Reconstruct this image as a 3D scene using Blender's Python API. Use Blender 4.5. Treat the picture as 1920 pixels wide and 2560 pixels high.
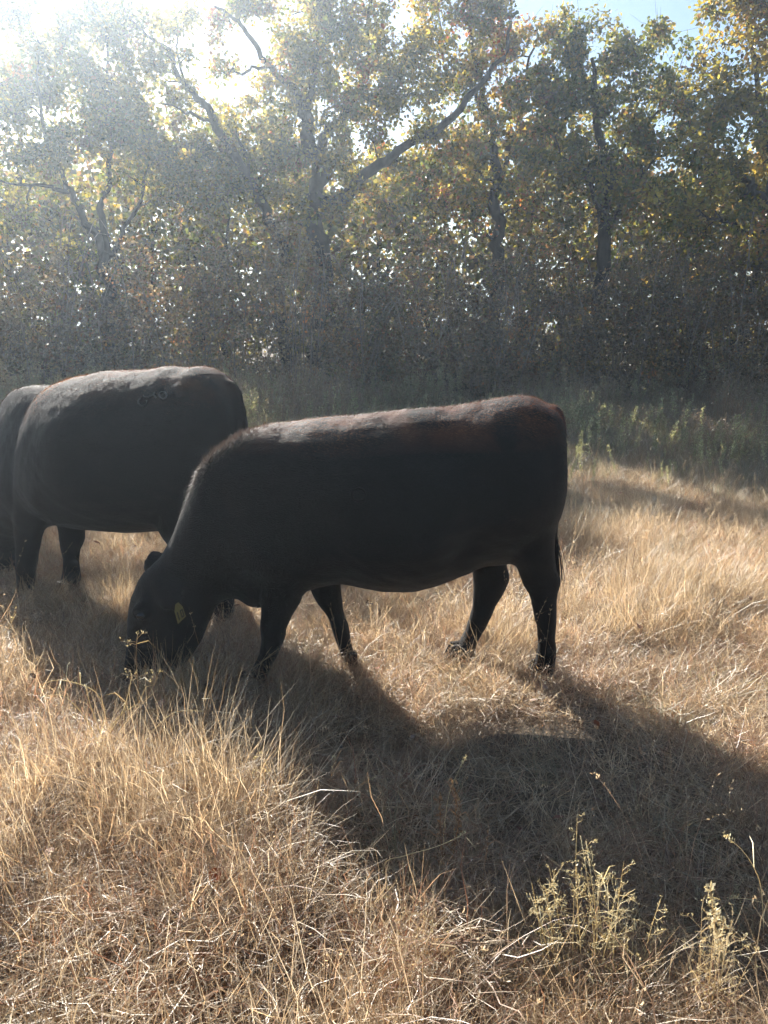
import bpy, math, random
import numpy as np
from mathutils import Vector, Euler

for o in list(bpy.data.objects):
    bpy.data.objects.remove(o)
S = bpy.context.scene
C = S.collection
rng = np.random.RandomState(7)
random.seed(7)

# ------------------------------------------------------------ camera, sky, sun, exposure
FPX, W0, H0 = 2000.0, 1920.0, 2560.0
CAM_H = 1.65
TH = math.atan((H0 / 2 - 800.0) / FPX)          # pitch below the horizon
cd = bpy.data.cameras.new('camera')
cam = bpy.data.objects.new('camera', cd)
C.objects.link(cam)
cam.location = (0, 0, CAM_H)
cam.rotation_euler = (math.pi / 2 - TH, 0, 0)
cd.sensor_fit = 'VERTICAL'
cd.sensor_height = 24.0
cd.lens = 12.0 / (H0 / 2 / FPX)
cd.clip_start = 0.05
cd.clip_end = 2000
S.camera = cam

SUN_EL, SUN_AZ = math.radians(30.5), math.radians(-29.0)   # azimuth from +Y, negative = left
sun_dir = Vector((math.sin(SUN_AZ) * math.cos(SUN_EL), math.cos(SUN_AZ) * math.cos(SUN_EL), math.sin(SUN_EL)))
world = bpy.data.worlds.new('World')
S.world = world
world.use_nodes = True
wn = world.node_tree.nodes
bg = wn['Background']
sky = wn.new('ShaderNodeTexSky')
sky.sky_type = 'NISHITA'
sky.sun_disc = False
sky.sun_elevation = SUN_EL
sky.sun_rotation = SUN_AZ
sky.air_density = 1.0
sky.dust_density = 0.7
world.node_tree.links.new(sky.outputs[0], bg.inputs[0])
bg.inputs[1].default_value = 0.058
sl = bpy.data.lights.new('sun', 'SUN')
sl.energy = 5.0
sl.angle = math.radians(0.5)
sl.color = (1.0, 0.95, 0.87)
sun = bpy.data.objects.new('sun', sl)
C.objects.link(sun)
sun.location = (-8, 14, 20)
sun.rotation_euler = (-sun_dir).to_track_quat('-Z', 'Y').to_euler()
vs = S.view_settings
vs.view_transform = 'Standard'
vs.look = 'None'
vs.exposure = 1.75
vs.gamma = 1.0
vs.use_curve_mapping = False
S.render.engine = 'CYCLES'
cy = S.cycles
cy.use_denoising = True
try:
    cy.denoiser = 'OPENIMAGEDENOISE'
    cy.denoising_prefilter = 'ACCURATE'
    cy.denoising_input_passes = 'RGB_ALBEDO_NORMAL'
except Exception:
    pass
cy.use_adaptive_sampling = True
cy.adaptive_threshold = 0.08
cy.debug_bvh_type = "STATIC_BVH"
cy.adaptive_min_samples = 16
cy.max_bounces = 5
cy.diffuse_bounces = 2
cy.glossy_bounces = 2
cy.transmission_bounces = 4
cy.transparent_max_bounces = 8
cy.volume_bounces = 0
cy.caustics_reflective = False
cy.caustics_refractive = False
cy.sample_clamp_indirect = 6.0

HAZE_DENSITY = 0.005
HAZE_ANISO = 0.78
HAZE_COLOR = (0.74, 0.87, 1.0, 1)


# ------------------------------------------------------------ helpers
def ray(u, v):
    x, yu = (u - W0 / 2) / FPX, (H0 / 2 - v) / FPX
    return np.array((x, math.cos(TH) + yu * math.sin(TH), -math.sin(TH) + yu * math.cos(TH)))


CAMP = np.array((0, 0, CAM_H))


def at_y(u, v, y):
    r = ray(u, v)
    return CAMP + r * (y / r[1])


def on_ground(u, v, z=0.0):
    r = ray(u, v)
    return CAMP + r * ((z - CAM_H) / r[2])


def tag(o, label=None, cat=None, group=None, kind=None):
    if label: o['label'] = label
    if cat: o['category'] = cat
    if group: o['group'] = group
    if kind: o['kind'] = kind
    return o


def link(name, me, parent=None, mat=None):
    o = bpy.data.objects.new(name, me)
    C.objects.link(o)
    if parent is not None:
        o.parent = parent
    if mat is not None and me is not None and len(me.materials) == 0:
        me.materials.append(mat)
    return o


def root(name, loc, rz=0.0):
    o = bpy.data.objects.new(name, None)
    C.objects.link(o)
    o.location = loc
    o.rotation_euler = (0, 0, rz)
    o.empty_display_size = 0.1
    return o


def np_mesh(name, verts, faces_list, col=None, smooth=False):
    """verts (N,3); faces_list = list of (M,k) int arrays; col (N,3) optional vertex colours"""
    me = bpy.data.meshes.new(name)
    verts = np.asarray(verts, np.float32)
    me.vertices.add(len(verts))
    me.vertices.foreach_set('co', verts.ravel())
    fl = [np.asarray(f, np.int32) for f in faces_list if len(f)]
    nl = sum(f.size for f in fl)
    npoly = sum(len(f) for f in fl)
    me.loops.add(nl)
    me.polygons.add(npoly)
    me.loops.foreach_set('vertex_index', np.concatenate([f.ravel() for f in fl]))
    tot = np.concatenate([np.full(len(f), f.shape[1], np.int32) for f in fl])
    start = np.concatenate(([0], np.cumsum(tot)[:-1])).astype(np.int32)
    me.polygons.foreach_set('loop_start', start)
    me.polygons.foreach_set('loop_total', tot)
    if smooth:
        me.polygons.foreach_set('use_smooth', np.ones(npoly, bool))
    me.update(calc_edges=True)
    if col is not None:
        a = me.attributes.new('tint', 'FLOAT_COLOR', 'POINT')
        c4 = np.ones((len(verts), 4), np.float32)
        c4[:, :3] = col
        a.data.foreach_set('color', c4.ravel())
    me.validate()
    return me


class Geo:
    """collects vertices / faces / tints"""
    def __init__(self):
        self.v, self.f, self.c, self.n = [], {}, [], 0

    def add(self, v, faces, col):
        v = np.asarray(v, float).reshape(-1, 3)
        faces = np.asarray(faces, int)
        self.f.setdefault(faces.shape[1], []).append(faces + self.n)
        self.v.append(v)
        col = np.asarray(col, float)
        self.c.append(np.broadcast_to(col, (len(v), 3)) if col.ndim == 1 else col)
        self.n += len(v)

    def mesh(self, name, smooth=False):
        return np_mesh(name, np.concatenate(self.v), [np.concatenate(x) for x in self.f.values()],
                       np.concatenate(self.c), smooth)


def nrm(a):
    return a / (np.linalg.norm(a, axis=-1, keepdims=True) + 1e-9)


def ribbons(geo, pts, wid, side, col):
    """pts (N,K,3), wid (N,K), side (N,3) -> flat strips with a real width"""
    N, K, _ = pts.shape
    s = side[:, None, :] * wid[:, :, None] * 0.5
    v = np.stack((pts - s, pts + s), axis=2).reshape(-1, 3)
    base = (np.arange(N) * K * 2)[:, None] + (np.arange(K - 1) * 2)[None, :]
    f = np.stack((base, base + 1, base + 3, base + 2), axis=-1).reshape(-1, 4)
    geo.add(v, f, np.repeat(col, K * 2, axis=0))


def tube(geo, pts, rad, col, sides=5, cap=False, jitter=0.0):
    pts = np.asarray(pts, float)
    rad = np.asarray(rad, float)
    K = len(pts)
    t = nrm(np.gradient(pts, axis=0))
    ref = np.array((0.31, 0.2, 0.93)) if abs(t[0][2]) < 0.9 else np.array((1.0, 0.1, 0))
    a = nrm(np.cross(t, ref))
    b = np.cross(t, a)
    ph = np.linspace(0, 2 * math.pi, sides, endpoint=False)
    rr = rad[:, None] * (1 + (rng.uniform(-jitter, jitter, (K, sides)) if jitter else 0))
    v = pts[:, None, :] + rr[:, :, None] * (np.cos(ph)[None, :, None] * a[:, None, :] + np.sin(ph)[None, :, None] * b[:, None, :])
    i = np.arange(K - 1)[:, None] * sides
    j = np.arange(sides)[None, :]
    j2 = (j + 1) % sides
    f = np.stack((i + j, i + j2, i + sides + j2, i + sides + j), axis=-1).reshape(-1, 4)
    geo.add(v.reshape(-1, 3), f, np.asarray(col, float))
    if cap:
        geo.f.setdefault(sides, []).append(np.array([np.arange(sides)[::-1], np.arange(sides) + (K - 1) * sides]) + geo.n - K * sides)


def resample(rows, k):
    """Catmull-Rom style smoothing of a table of numbers"""
    rows = np.array(rows, float)
    n = len(rows)
    out = []
    for i in range(n - 1):
        p0, p1, p2, p3 = rows[max(i - 1, 0)], rows[i], rows[i + 1], rows[min(i + 2, n - 1)]
        for t in np.linspace(0, 1, k, endpoint=False):
            out.append(.5 * ((2 * p1) + (-p0 + p2) * t + (2 * p0 - 5 * p1 + 4 * p2 - p3) * t * t + (-p0 + 3 * p1 - 3 * p2 + p3) * t ** 3))
    out.append(rows[-1])
    return np.array(out)


# ------------------------------------------------------------ materials
def new_mat(name):
    m = bpy.data.materials.new(name)
    m.use_nodes = True
    nt = m.node_tree
    nt.nodes.clear()
    out = nt.nodes.new('ShaderNodeOutputMaterial')
    return m, nt, out


def leafy(name, transl=0.5, rough=0.45, gloss=0.06, vary=0.35, inst=False, tcol=(1.15, 1.05, 0.7)):
    """thin leaf or blade: diffuse + translucent + a little gloss, tinted by the mesh's own colours"""
    m, nt, out = new_mat(name)
    N, L = nt.nodes.new, nt.links.new
    at = N('ShaderNodeAttribute'); at.attribute_name = 'tint'
    hsv = N('ShaderNodeHueSaturation')
    L(at.outputs['Color'], hsv.inputs['Color'])
    if inst:
        oi = N('ShaderNodeObjectInfo')
        mr = N('ShaderNodeMapRange')
        mr.inputs[3].default_value = 1 - vary; mr.inputs[4].default_value = 1 + vary
        L(oi.outputs['Random'], mr.inputs[0]); L(mr.outputs[0], hsv.inputs['Value'])
    else:
        tx = N('ShaderNodeTexNoise'); tx.inputs['Scale'].default_value = 1.7
        geo_ = N('ShaderNodeNewGeometry'); L(geo_.outputs['Position'], tx.inputs['Vector'])
        mr = N('ShaderNodeMapRange')
        mr.inputs[1].default_value = .3; mr.inputs[2].default_value = .7
        mr.inputs[3].default_value = 1 - vary; mr.inputs[4].default_value = 1 + vary
        L(tx.outputs[0], mr.inputs[0]); L(mr.outputs[0], hsv.inputs['Value'])
    di = N('ShaderNodeBsdfDiffuse'); tr = N('ShaderNodeBsdfTranslucent'); gl = N('ShaderNodeBsdfGlossy')
    gl.inputs['Roughness'].default_value = rough
    gl.inputs['Color'].default_value = (0.8, 0.8, 0.78, 1)
    mul = N('ShaderNodeMix'); mul.data_type = 'RGBA'; mul.blend_type = 'MULTIPLY'; mul.inputs[0].default_value = 1
    L(hsv.outputs[0], mul.inputs[6]); mul.inputs[7].default_value = (*tcol, 1)
    L(hsv.outputs[0], di.inputs['Color']); L(mul.outputs[2], tr.inputs['Color'])
    mx = N('ShaderNodeMixShader'); mx.inputs[0].default_value = transl
    L(di.outputs[0], mx.inputs[1]); L(tr.outputs[0], mx.inputs[2])
    fr = N('ShaderNodeLayerWeight'); fr.inputs['Blend'].default_value = 0.25
    mm = N('ShaderNodeMath'); mm.operation = 'MULTIPLY_ADD'; mm.inputs[1].default_value = 0.09; mm.inputs[2].default_value = gloss
    L(fr.outputs['Fresnel'], mm.inputs[0])
    mx2 = N('ShaderNodeMixShader'); L(mm.outputs[0], mx2.inputs[0])
    L(mx.outputs[0], mx2.inputs[1]); L(gl.outputs[0], mx2.inputs[2])
    L(mx2.outputs[0], out.inputs[0])
    return m


def bark_mat(name, c1, c2, scale=9.0):
    m, nt, out = new_mat(name)
    N, L = nt.nodes.new, nt.links.new
    p = N('ShaderNodeBsdfPrincipled'); p.inputs['Roughness'].default_value = 0.9
    g = N('ShaderNodeNewGeometry')
    mp = N('ShaderNodeMapping'); mp.inputs['Scale'].default_value = (1, 1, 0.25)
    L(g.outputs['Position'], mp.inputs[0])
    n = N('ShaderNodeTexNoise'); n.inputs['Scale'].default_value = scale; n.inputs['Detail'].default_value = 6
    L(mp.outputs[0], n.inputs['Vector'])
    r = N('ShaderNodeValToRGB')
    r.color_ramp.elements[0].position = .35; r.color_ramp.elements[0].color = (*c1, 1)
    r.color_ramp.elements[1].position = .7; r.color_ramp.elements[1].color = (*c2, 1)
    L(n.outputs[0], r.inputs[0]); L(r.outputs[0], p.inputs['Base Color'])
    b = N('ShaderNodeBump'); b.inputs['Strength'].default_value = .8; b.inputs['Distance'].default_value = .03
    L(n.outputs[0], b.inputs['Height']); L(b.outputs[0], p.inputs['Normal'])
    L(p.outputs[0], out.inputs[0])
    return m


M_OAK = leafy('oak_leaf', 0.62, 0.4, 0.03, 0.30)
M_LITTER = leafy('fallen_leaf', 0.3, 0.7, 0.0, 0.3)
M_SHRUB = leafy('thicket_leaf', 0.5, 0.35, 0.06, 0.35)
M_GRASS = leafy('dry_grass_blade', 0.58, 0.5, 0.02, 0.22, inst=True, tcol=(1.08, 1.0, 0.9))
M_STALK = leafy('dry_stalk', 0.38, 0.6, 0.01, 0.2, tcol=(1.1, 1.0, 0.8))
M_WEED = leafy('weed_leaf', 0.5, 0.6, 0.012, 0.3, inst=True, tcol=(1.1, 1.1, 0.7))
M_BARK = bark_mat('oak_bark', (0.018, 0.014, 0.011), (0.075, 0.06, 0.05))
M_TWIG = bark_mat('thicket_twig', (0.14, 0.115, 0.095), (0.38, 0.32, 0.27), 14)


def ground_mat():
    m, nt, out = new_mat('matted_straw_soil')
    N, L = nt.nodes.new, nt.links.new
    p = N('ShaderNodeBsdfPrincipled'); p.inputs['Roughness'].default_value = .95
    g = N('ShaderNodeNewGeometry')
    n1 = N('ShaderNodeTexNoise'); n1.inputs['Scale'].default_value = 1.3; n1.inputs['Detail'].default_value = 8
    n2 = N('ShaderNodeTexNoise'); n2.inputs['Scale'].default_value = 60; n2.inputs['Detail'].default_value = 4
    L(g.outputs['Position'], n1.inputs['Vector']); L(g.outputs['Position'], n2.inputs['Vector'])
    r = N('ShaderNodeValToRGB')
    e = r.color_ramp.elements
    e[0].position = .3; e[0].color = (.07, .05, .033, 1)
    e[1].position = .72; e[1].color = (.24, .17, .10, 1)
    k = r.color_ramp.elements.new(.5); k.color = (.14, .10, .062, 1)
    mx = N('ShaderNodeMath'); mx.operation = 'MULTIPLY_ADD'; mx.inputs[1].default_value = .55
    L(n2.outputs[0], mx.inputs[0])
    m5 = N('ShaderNodeMath'); m5.operation = 'MULTIPLY'; m5.inputs[1].default_value = .5
    L(n1.outputs[0], m5.inputs[0]); L(m5.outputs[0], mx.inputs[2])
    L(mx.outputs[0], r.inputs[0]); L(r.outputs[0], p.inputs['Base Color'])
    b = N('ShaderNodeBump'); b.inputs['Strength'].default_value = .9; b.inputs['Distance'].default_value = .04
    L(n2.outputs[0], b.inputs['Height']); L(b.outputs[0], p.inputs['Normal'])
    L(p.outputs[0], out.inputs[0])
    return m


def hide_mat(name, base, brown, z0, z1, rough=.58):
    """black cattle coat: fine hair relief, sun-bleached brown patches along the topline"""
    m, nt, out = new_mat(name)
    N, L = nt.nodes.new, nt.links.new
    p = N('ShaderNodeBsdfPrincipled')
    p.inputs['Roughness'].default_value = rough
    p.inputs['Specular IOR Level'].default_value = .15
    p.inputs['Sheen Weight'].default_value = .06
    p.inputs['Sheen Roughness'].default_value = .4
    g = N('ShaderNodeNewGeometry')
    sx = N('ShaderNodeSeparateXYZ'); L(g.outputs['Position'], sx.inputs[0])
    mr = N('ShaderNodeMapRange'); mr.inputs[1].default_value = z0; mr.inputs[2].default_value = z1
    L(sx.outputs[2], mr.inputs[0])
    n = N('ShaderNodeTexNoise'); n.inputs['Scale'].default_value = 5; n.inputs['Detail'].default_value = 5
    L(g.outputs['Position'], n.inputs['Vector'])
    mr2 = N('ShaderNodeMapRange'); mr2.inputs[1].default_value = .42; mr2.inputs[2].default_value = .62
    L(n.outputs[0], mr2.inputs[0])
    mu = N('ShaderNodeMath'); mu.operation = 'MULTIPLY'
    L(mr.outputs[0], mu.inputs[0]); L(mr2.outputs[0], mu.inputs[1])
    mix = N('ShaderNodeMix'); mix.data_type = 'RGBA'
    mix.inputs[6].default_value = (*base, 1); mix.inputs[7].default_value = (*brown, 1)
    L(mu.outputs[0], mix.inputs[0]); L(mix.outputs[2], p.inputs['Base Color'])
    mp = N('ShaderNodeMapping'); mp.inputs['Scale'].default_value = (30, 90, 90)
    L(g.outputs['Position'], mp.inputs[0])
    n2 = N('ShaderNodeTexNoise'); n2.inputs['Scale'].default_value = 3.0; n2.inputs['Detail'].default_value = 3
    L(mp.outputs[0], n2.inputs['Vector'])
    mp3 = N('ShaderNodeMapping'); mp3.inputs['Scale'].default_value = (9, 30, 22); L(g.outputs['Position'], mp3.inputs[0])
    n3 = N('ShaderNodeTexNoise'); n3.inputs['Scale'].default_value = 1.6; n3.inputs['Detail'].default_value = 4; L(mp3.outputs[0], n3.inputs['Vector'])
    sm_ = N('ShaderNodeMath'); sm_.operation = 'MULTIPLY_ADD'; sm_.inputs[1].default_value = .4
    L(n3.outputs[0], sm_.inputs[0]); L(n2.outputs[0], sm_.inputs[2])
    b = N('ShaderNodeBump'); b.inputs['Strength'].default_value = .8; b.inputs['Distance'].default_value = .006
    L(sm_.outputs[0], b.inputs['Height']); L(b.outputs[0], p.inputs['Normal'])
    L(p.outputs[0], out.inputs[0])
    return m


def plain(name, col, rough=.5, spec=.5, noise=0.0):
    m, nt, out = new_mat(name)
    p = nt.nodes.new('ShaderNodeBsdfPrincipled')
    p.inputs['Roughness'].default_value = rough
    p.inputs['Specular IOR Level'].default_value = spec
    n = nt.nodes.new('ShaderNodeTexNoise'); n.inputs['Scale'].default_value = 35
    r = nt.nodes.new('ShaderNodeMix'); r.data_type = 'RGBA'
    r.inputs[6].default_value = (*[c * (1 - noise) for c in col], 1)
    r.inputs[7].default_value = (*[min(1, c * (1 + noise)) for c in col], 1)
    nt.links.new(n.outputs[0], r.inputs[0]); nt.links.new(r.outputs[2], p.inputs['Base Color'])
    nt.links.new(p.outputs[0], out.inputs[0])
    return m


# ------------------------------------------------------------ ground
_ph = np.random.RandomState(3).uniform(0, 6.28, 12)


def gz(x, y):
    x = np.asarray(x, float); y = np.asarray(y, float)
    z = .018 * np.sin(1.7 * x + _ph[0]) * np.sin(1.3 * y + _ph[1]) + .012 * np.sin(3.9 * x + 1.1 * y + _ph[2]) \
        + .010 * np.sin(4.7 * y - 1.9 * x + _ph[3])
    z = z + .05 * np.sin(.55 * x + _ph[4]) * np.sin(.48 * y + _ph[5]) * np.clip((y - 5) / 5, 0, 1)
    z = z + .10 * np.exp(-(((x + 1.15) / .55) ** 2 + ((y - 2.35) / .5) ** 2))        # grassy hummock, left foreground
    z = z + .05 * np.exp(-(((x + .45) / .35) ** 2 + ((y - 2.0) / .3) ** 2))
    z = z + .045 * np.sin(9.5 * x + 3.1 * y + _ph[6]) * np.sin(8.3 * y - 2.2 * x + _ph[7]) * np.clip((3.0 - y) / .5, 0, 1)
    z = z + .5 * np.clip((y - 13) / 40, 0, 1)
    return z


def axis_coords(lo, hi, d0, grow):
    a = [0.0]
    d = d0
    while a[-1] < hi:
        a.append(a[-1] + d)
        if a[-1] > 12: d *= grow
    b = [0.0]
    d = d0
    while b[-1] > lo:
        b.append(b[-1] - d)
        if b[-1] < -12: d *= grow
    return np.array(sorted(set(b + a)))


def noise2(x, y, s, seed=0):
    r = np.random.RandomState(100 + seed)
    z = 0
    for i in range(6):
        k = s * (1.0 + .55 * i); a = r.uniform(0, 6.28); p = r.uniform(0, 6.28)
        z = z + np.sin(k * (x * math.cos(a) + y * math.sin(a)) + p) / (1 + .35 * i)
    return z / 2.6


xs = axis_coords(-260, 260, .11, 1.2)
ys = axis_coords(-60, 320, .11, 1.2)
X, Y = np.meshgrid(xs, ys)
gv = np.stack((X, Y, gz(X, Y)), -1).reshape(-1, 3)
nx = len(xs)
ii = (np.arange(len(ys) - 1) * nx)[:, None] + np.arange(nx - 1)[None, :]
gf = np.stack((ii, ii + 1, ii + 1 + nx, ii + nx), -1).reshape(-1, 4)
ground = link('ground', np_mesh('ground', gv, [gf], smooth=True), None, ground_mat())
tag(ground, kind='structure', label='pasture ground of trampled straw and soil')


# ------------------------------------------------------------ woody plants
def grow(limbs, attract, leaf_n, leaf_r, leaf_size, palette, pal_w, twig_r=0.010, sides=6, up=.35, bare=0.0, sub=2, seed=0, squash=.8):
    """limbs: list of (pts(K,3), rad(K)); attract (A,3). returns wood Geo, leaf Geo"""
    r = np.random.RandomState(seed)
    wood, leaf = Geo(), Geo()
    nodes, nrad = [], []
    for pts, rad in limbs:
        pts = np.asarray(pts, float); rad = np.asarray(rad, float)
        t = np.linspace(0, 1, len(pts)); tt = np.linspace(0, 1, max(8, len(pts) * 4))
        # smooth interpolation + a gnarled wobble
        sp = np.stack([np.interp(tt, t, pts[:, k]) for k in range(3)], -1)
        for _ in range(2):
            sp[1:-1] = (sp[:-2] + 2 * sp[1:-1] + sp[2:]) / 4
        rr = np.interp(tt, t, rad)
        wob = r.normal(0, 1, sp.shape) * (.03 + rr[:, None] * .25)
        wob[1:-1] = (wob[:-2] + wob[1:-1] + wob[2:]) / 2.2
        wob[0] = 0
        sp = sp + wob
        tube(wood, sp, rr * .7, (1, 1, 1), 9, True, .07)
        nodes.append(sp); nrad.append(rr)
    nodes = np.concatenate(nodes); nrad = np.concatenate(nrad)
    d0 = np.array([np.min(np.linalg.norm(nodes - a, axis=1)) for a in attract])
    cl_c, cl_b = [], []
    for k in np.argsort(d0):
        a = attract[k]
        dv = nodes - a
        cost = np.linalg.norm(dv, axis=1) + up * np.maximum(0, dv[:, 2]) * 2 + np.where(nrad < .004, .3, 0)
        j = int(np.argmin(cost))
        p0 = nodes[j]
        Ld = np.linalg.norm(a - p0)
        n = int(np.clip(Ld / .12, 4, 9))
        t = np.linspace(0, 1, n)[:, None]
        mid = (p0 + a) / 2 + r.normal(0, .16, 3) * Ld + np.array((0, 0, -.10 * Ld if r.rand() < .5 else .14 * Ld))
        path = (1 - t) ** 2 * p0 + 2 * t * (1 - t) * mid + t ** 2 * a
        path[1:-1] += r.normal(0, .045 * Ld, (n - 2, 3))
        r0 = min(.62 * nrad[j], twig_r * (.55 + 1.1 * Ld))
        rad = np.linspace(r0, max(.0022, r0 * .3), n)
        tube(wood, path, rad, (1, 1, 1), 4 if r0 < .02 else 6)
        nodes = np.concatenate((nodes, path[1:])); nrad = np.concatenate((nrad, rad[1:]))
        for _ in range(sub):
            q = path[r.randint(n // 2, n)]
            e = q + r.normal(0, 1, 3) * leaf_r * .8
            m2 = (q + e) / 2 + r.normal(0, .12, 3) * leaf_r
            tube(wood, np.array((q, m2, e)), (.004, .003, .0015), (1, 1, 1), 3)
        if r.rand() >= bare:
            cl_c.append(a); cl_b.append(p0)
    if len(cl_c):
        cl_c = np.array(cl_c); cl_b = np.array(cl_b)
        N = len(cl_c) * leaf_n
        cid = np.repeat(np.arange(len(cl_c)), leaf_n)
        dirs = nrm(r.normal(0, 1, (N, 3)))
        rad = leaf_r * r.uniform(.12, 1.05, N) ** .7 * r.uniform(.65, 1.25, len(cl_c))[cid]
        # half of the leaves trail back along the twig
        back = (r.rand(N) < .35)[:, None] * r.uniform(0, .8, (N, 1)) * (cl_b - cl_c)[cid]
        c = cl_c[cid] + dirs * rad[:, None] * np.array((1, 1, squash)) + back
        ax = nrm(r.normal(0, 1, (N, 3)) + np.array((0, 0, -.35)) + dirs * .5)
        sd = nrm(np.cross(ax, nrm(r.normal(0, 1, (N, 3)) + np.array((0, 0, .8)))))
        up_ = np.cross(sd, ax)
        s = leaf_size * r.uniform(.55, 1.3, N)[:, None]
        w = s * r.uniform(.22, .36, (N, 1))
        cup = s * r.uniform(-.05, .16, (N, 1))
        v = np.stack((c, c + ax * s * .35 + sd * w + up_ * cup, c + ax * s * .72 + sd * w * .85 + up_ * cup, c + ax * s,
                      c + ax * s * .72 - sd * w * .85 + up_ * cup, c + ax * s * .35 - sd * w + up_ * cup), 1)
        b = np.arange(N) * 6
        f = np.concatenate((np.stack((b, b + 1, b + 2, b + 3), -1), np.stack((b, b + 3, b + 4, b + 5), -1)))
        pal = np.array(palette)
        # whole clusters share a tendency of colour, single leaves stray from it
        pick_c = r.choice(len(pal), len(cl_c), p=pal_w)
        pick = np.where(r.rand(N) < .5, pick_c[cid], r.choice(len(pal), N, p=pal_w))
        col = pal[pick] * r.uniform(.7, 1.3, (N, 1))
        leaf.add(v.reshape(-1, 3), f, np.repeat(col, 6, axis=0))
    return wood, leaf


OLIVE, GREEN, DKGREEN = (.26, .235, .05), (.17, .205, .045), (.10, .13, .032)
GOLD, YEL, RUST, RED, BROWN = (.46, .34, .08), (.50, .43, .10), (.42, .22, .08), (.42, .14, .06), (.22, .14, .08)
PAL = [OLIVE, GREEN, DKGREEN, GOLD, YEL, RUST, RED, BROWN]


def blob_points(blobs, depth, dens, seed, spread=1.1):
    """blobs (u, v, r_px[, depth offset]) on a tree standing at `depth`; fills each with points in 3D"""
    r = np.random.RandomState(seed)
    out = []
    for b in blobs:
        y = depth + (b[3] if len(b) > 3 else 0)
        c = at_y(b[0], b[1], y)
        R = b[2] / FPX * y
        n = max(3, int(dens * r.uniform(.7, 1.25) * (R / .9) ** 2 * (b[4] if len(b) > 4 else 1)))
        d = nrm(r.normal(0, 1, (n, 3))) * (R * r.uniform(.15, 1.0, (n, 1)) ** .5)
        out.append(c + d * np.array((1, spread, 1)) + np.array((0, r.normal(0, .3), 0)))
    return np.concatenate(out)


def limb(depth, pts, r0, r1, bend=0.0):
    """limb traced as (u, v[, depth offset]) -> 3D points, radius tapering r0..r1"""
    P = []
    for k, p in enumerate(pts):
        dy = p[2] if len(p) > 2 else bend * k
        P.append(at_y(p[0], p[1], depth + dy))
    return np.array(P), np.linspace(r0, r1, len(P))


def rooted(pts_rad):
    """extend the lowest end straight down into the ground"""
    P, R = pts_rad
    f = P[0].copy(); f[2] = float(gz(f[0], f[1])) - .1
    m = (P[0] + f) / 2
    return np.vstack((f, m, P)), np.concatenate(([R[0] * 1.35, R[0] * 1.1], R))


def make_tree(name, label, depth, limbs, blobs, pal_w, dens=20, leaf_n=122, leaf_r=.30, leaf_size=.090, seed=1, bare=0.0):
    att = blob_points(blobs, depth, dens, seed)
    wood, leaf = grow(limbs, att, leaf_n, leaf_r, leaf_size, PAL, np.array(pal_w) / np.sum(pal_w), seed=seed, bare=bare, twig_r=.019, sub=4)
    base = limbs[0][0][0]
    g = float(gz(base[0], base[1]))
    rt = root(name, (base[0], base[1], g))
    off = np.array((base[0], base[1], g))
    for part, geo_, mat in (('trunk', wood, M_BARK), ('crown', leaf, M_OAK)):
        geo_.v = [v - off for v in geo_.v]
        link(part, geo_.mesh(part, part == 'trunk'), rt, mat)
    tag(rt, label, 'tree', 'oaks along the edge of the wood')
    return rt


#                       olive green dkgr gold yel rust red brown
dA = 15.8
make_tree('oak_tree', 'leftmost oak with forked trunk and olive crown behind the larger cow', dA,
    [rooted(limb(dA, [(272, 752), (268, 690), (262, 640)], .17, .14)),
     limb(dA, [(264, 660), (240, 590, -.1), (214, 550, -.2), (190, 510, -.3), (174, 480, -.4), (156, 440, -.4), (120, 380, -.5), (100, 250, -.5), (90, 120, -.4)], .11, .025),
     limb(dA, [(264, 650), (263, 560, .2), (265, 500, .3), (275, 420, .4), (290, 300, .4), (270, 160, .3), (260, 40, .2)], .12, .02),
     limb(dA, [(266, 660), (300, 600), (320, 560, .2), (345, 500, .3), (370, 430, .4), (380, 360, .6)], .09, .02),
     limb(dA, [(174, 480, -.4), (120, 470, -.6), (60, 470, -.8), (-20, 440, -1)], .06, .02)],
    [(60, 80, 120), (180, 130, 130), (60, 250, 120), (190, 280, 130), (300, 230, 110, .4), (330, 350, 100, .5), (60, 400, 100, -.5), (230, 400, 80, .3),
     (265, 70, 70), (0, 500, 90, -.6), (370, 450, 90, .6), (60, 20, 70), (190, 40, 60), (-80, 150, 130), (-120, 330, 130), (-120, 40, 100), (180, 600, 50, .3), (330, 90, 60, .2, .6)],
    [6, 4, 2, 1.5, 1.6, .3, .1, 1], seed=11)
dB = 17.2
make_tree('oak_tree', 'slender oak limb leaning left across the bright gap of sky', dB,
    [rooted(limb(dB, [(700, 640), (680, 560), (631, 457), (579, 382, -.1), (538, 312, -.2), (503, 255, -.3), (463, 214, -.3), (446, 156, -.4), (405, 116, -.4), (370, 87, -.5), (324, 52, -.5)], .17, .03)),
     limb(dB, [(538, 312, -.2), (490, 290, -.4), (440, 268, -.5), (390, 262, -.6)], .05, .015),
     limb(dB, [(463, 214, -.3), (450, 160, 0), (440, 90, .1), (450, 20, .2)], .045, .012),
     limb(dB, [(631, 457), (600, 350, .2), (585, 290, .3)], .05, .015)],
    [(330, 60, 60), (400, 60, 55), (440, 120, 50), (420, 230, 80), (500, 350, 80), (560, 410, 80), (440, 400, 90), (460, 10, 40, .2, .6), (400, 320, 80), (300, 0, 60), (590, 330, 50, .3), (520, 470, 90), (620, 480, 80, .2)],
    [6, 4, 1, 2.2, 2.5, .4, .1, .6], seed=23)
dC = 17.6
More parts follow.
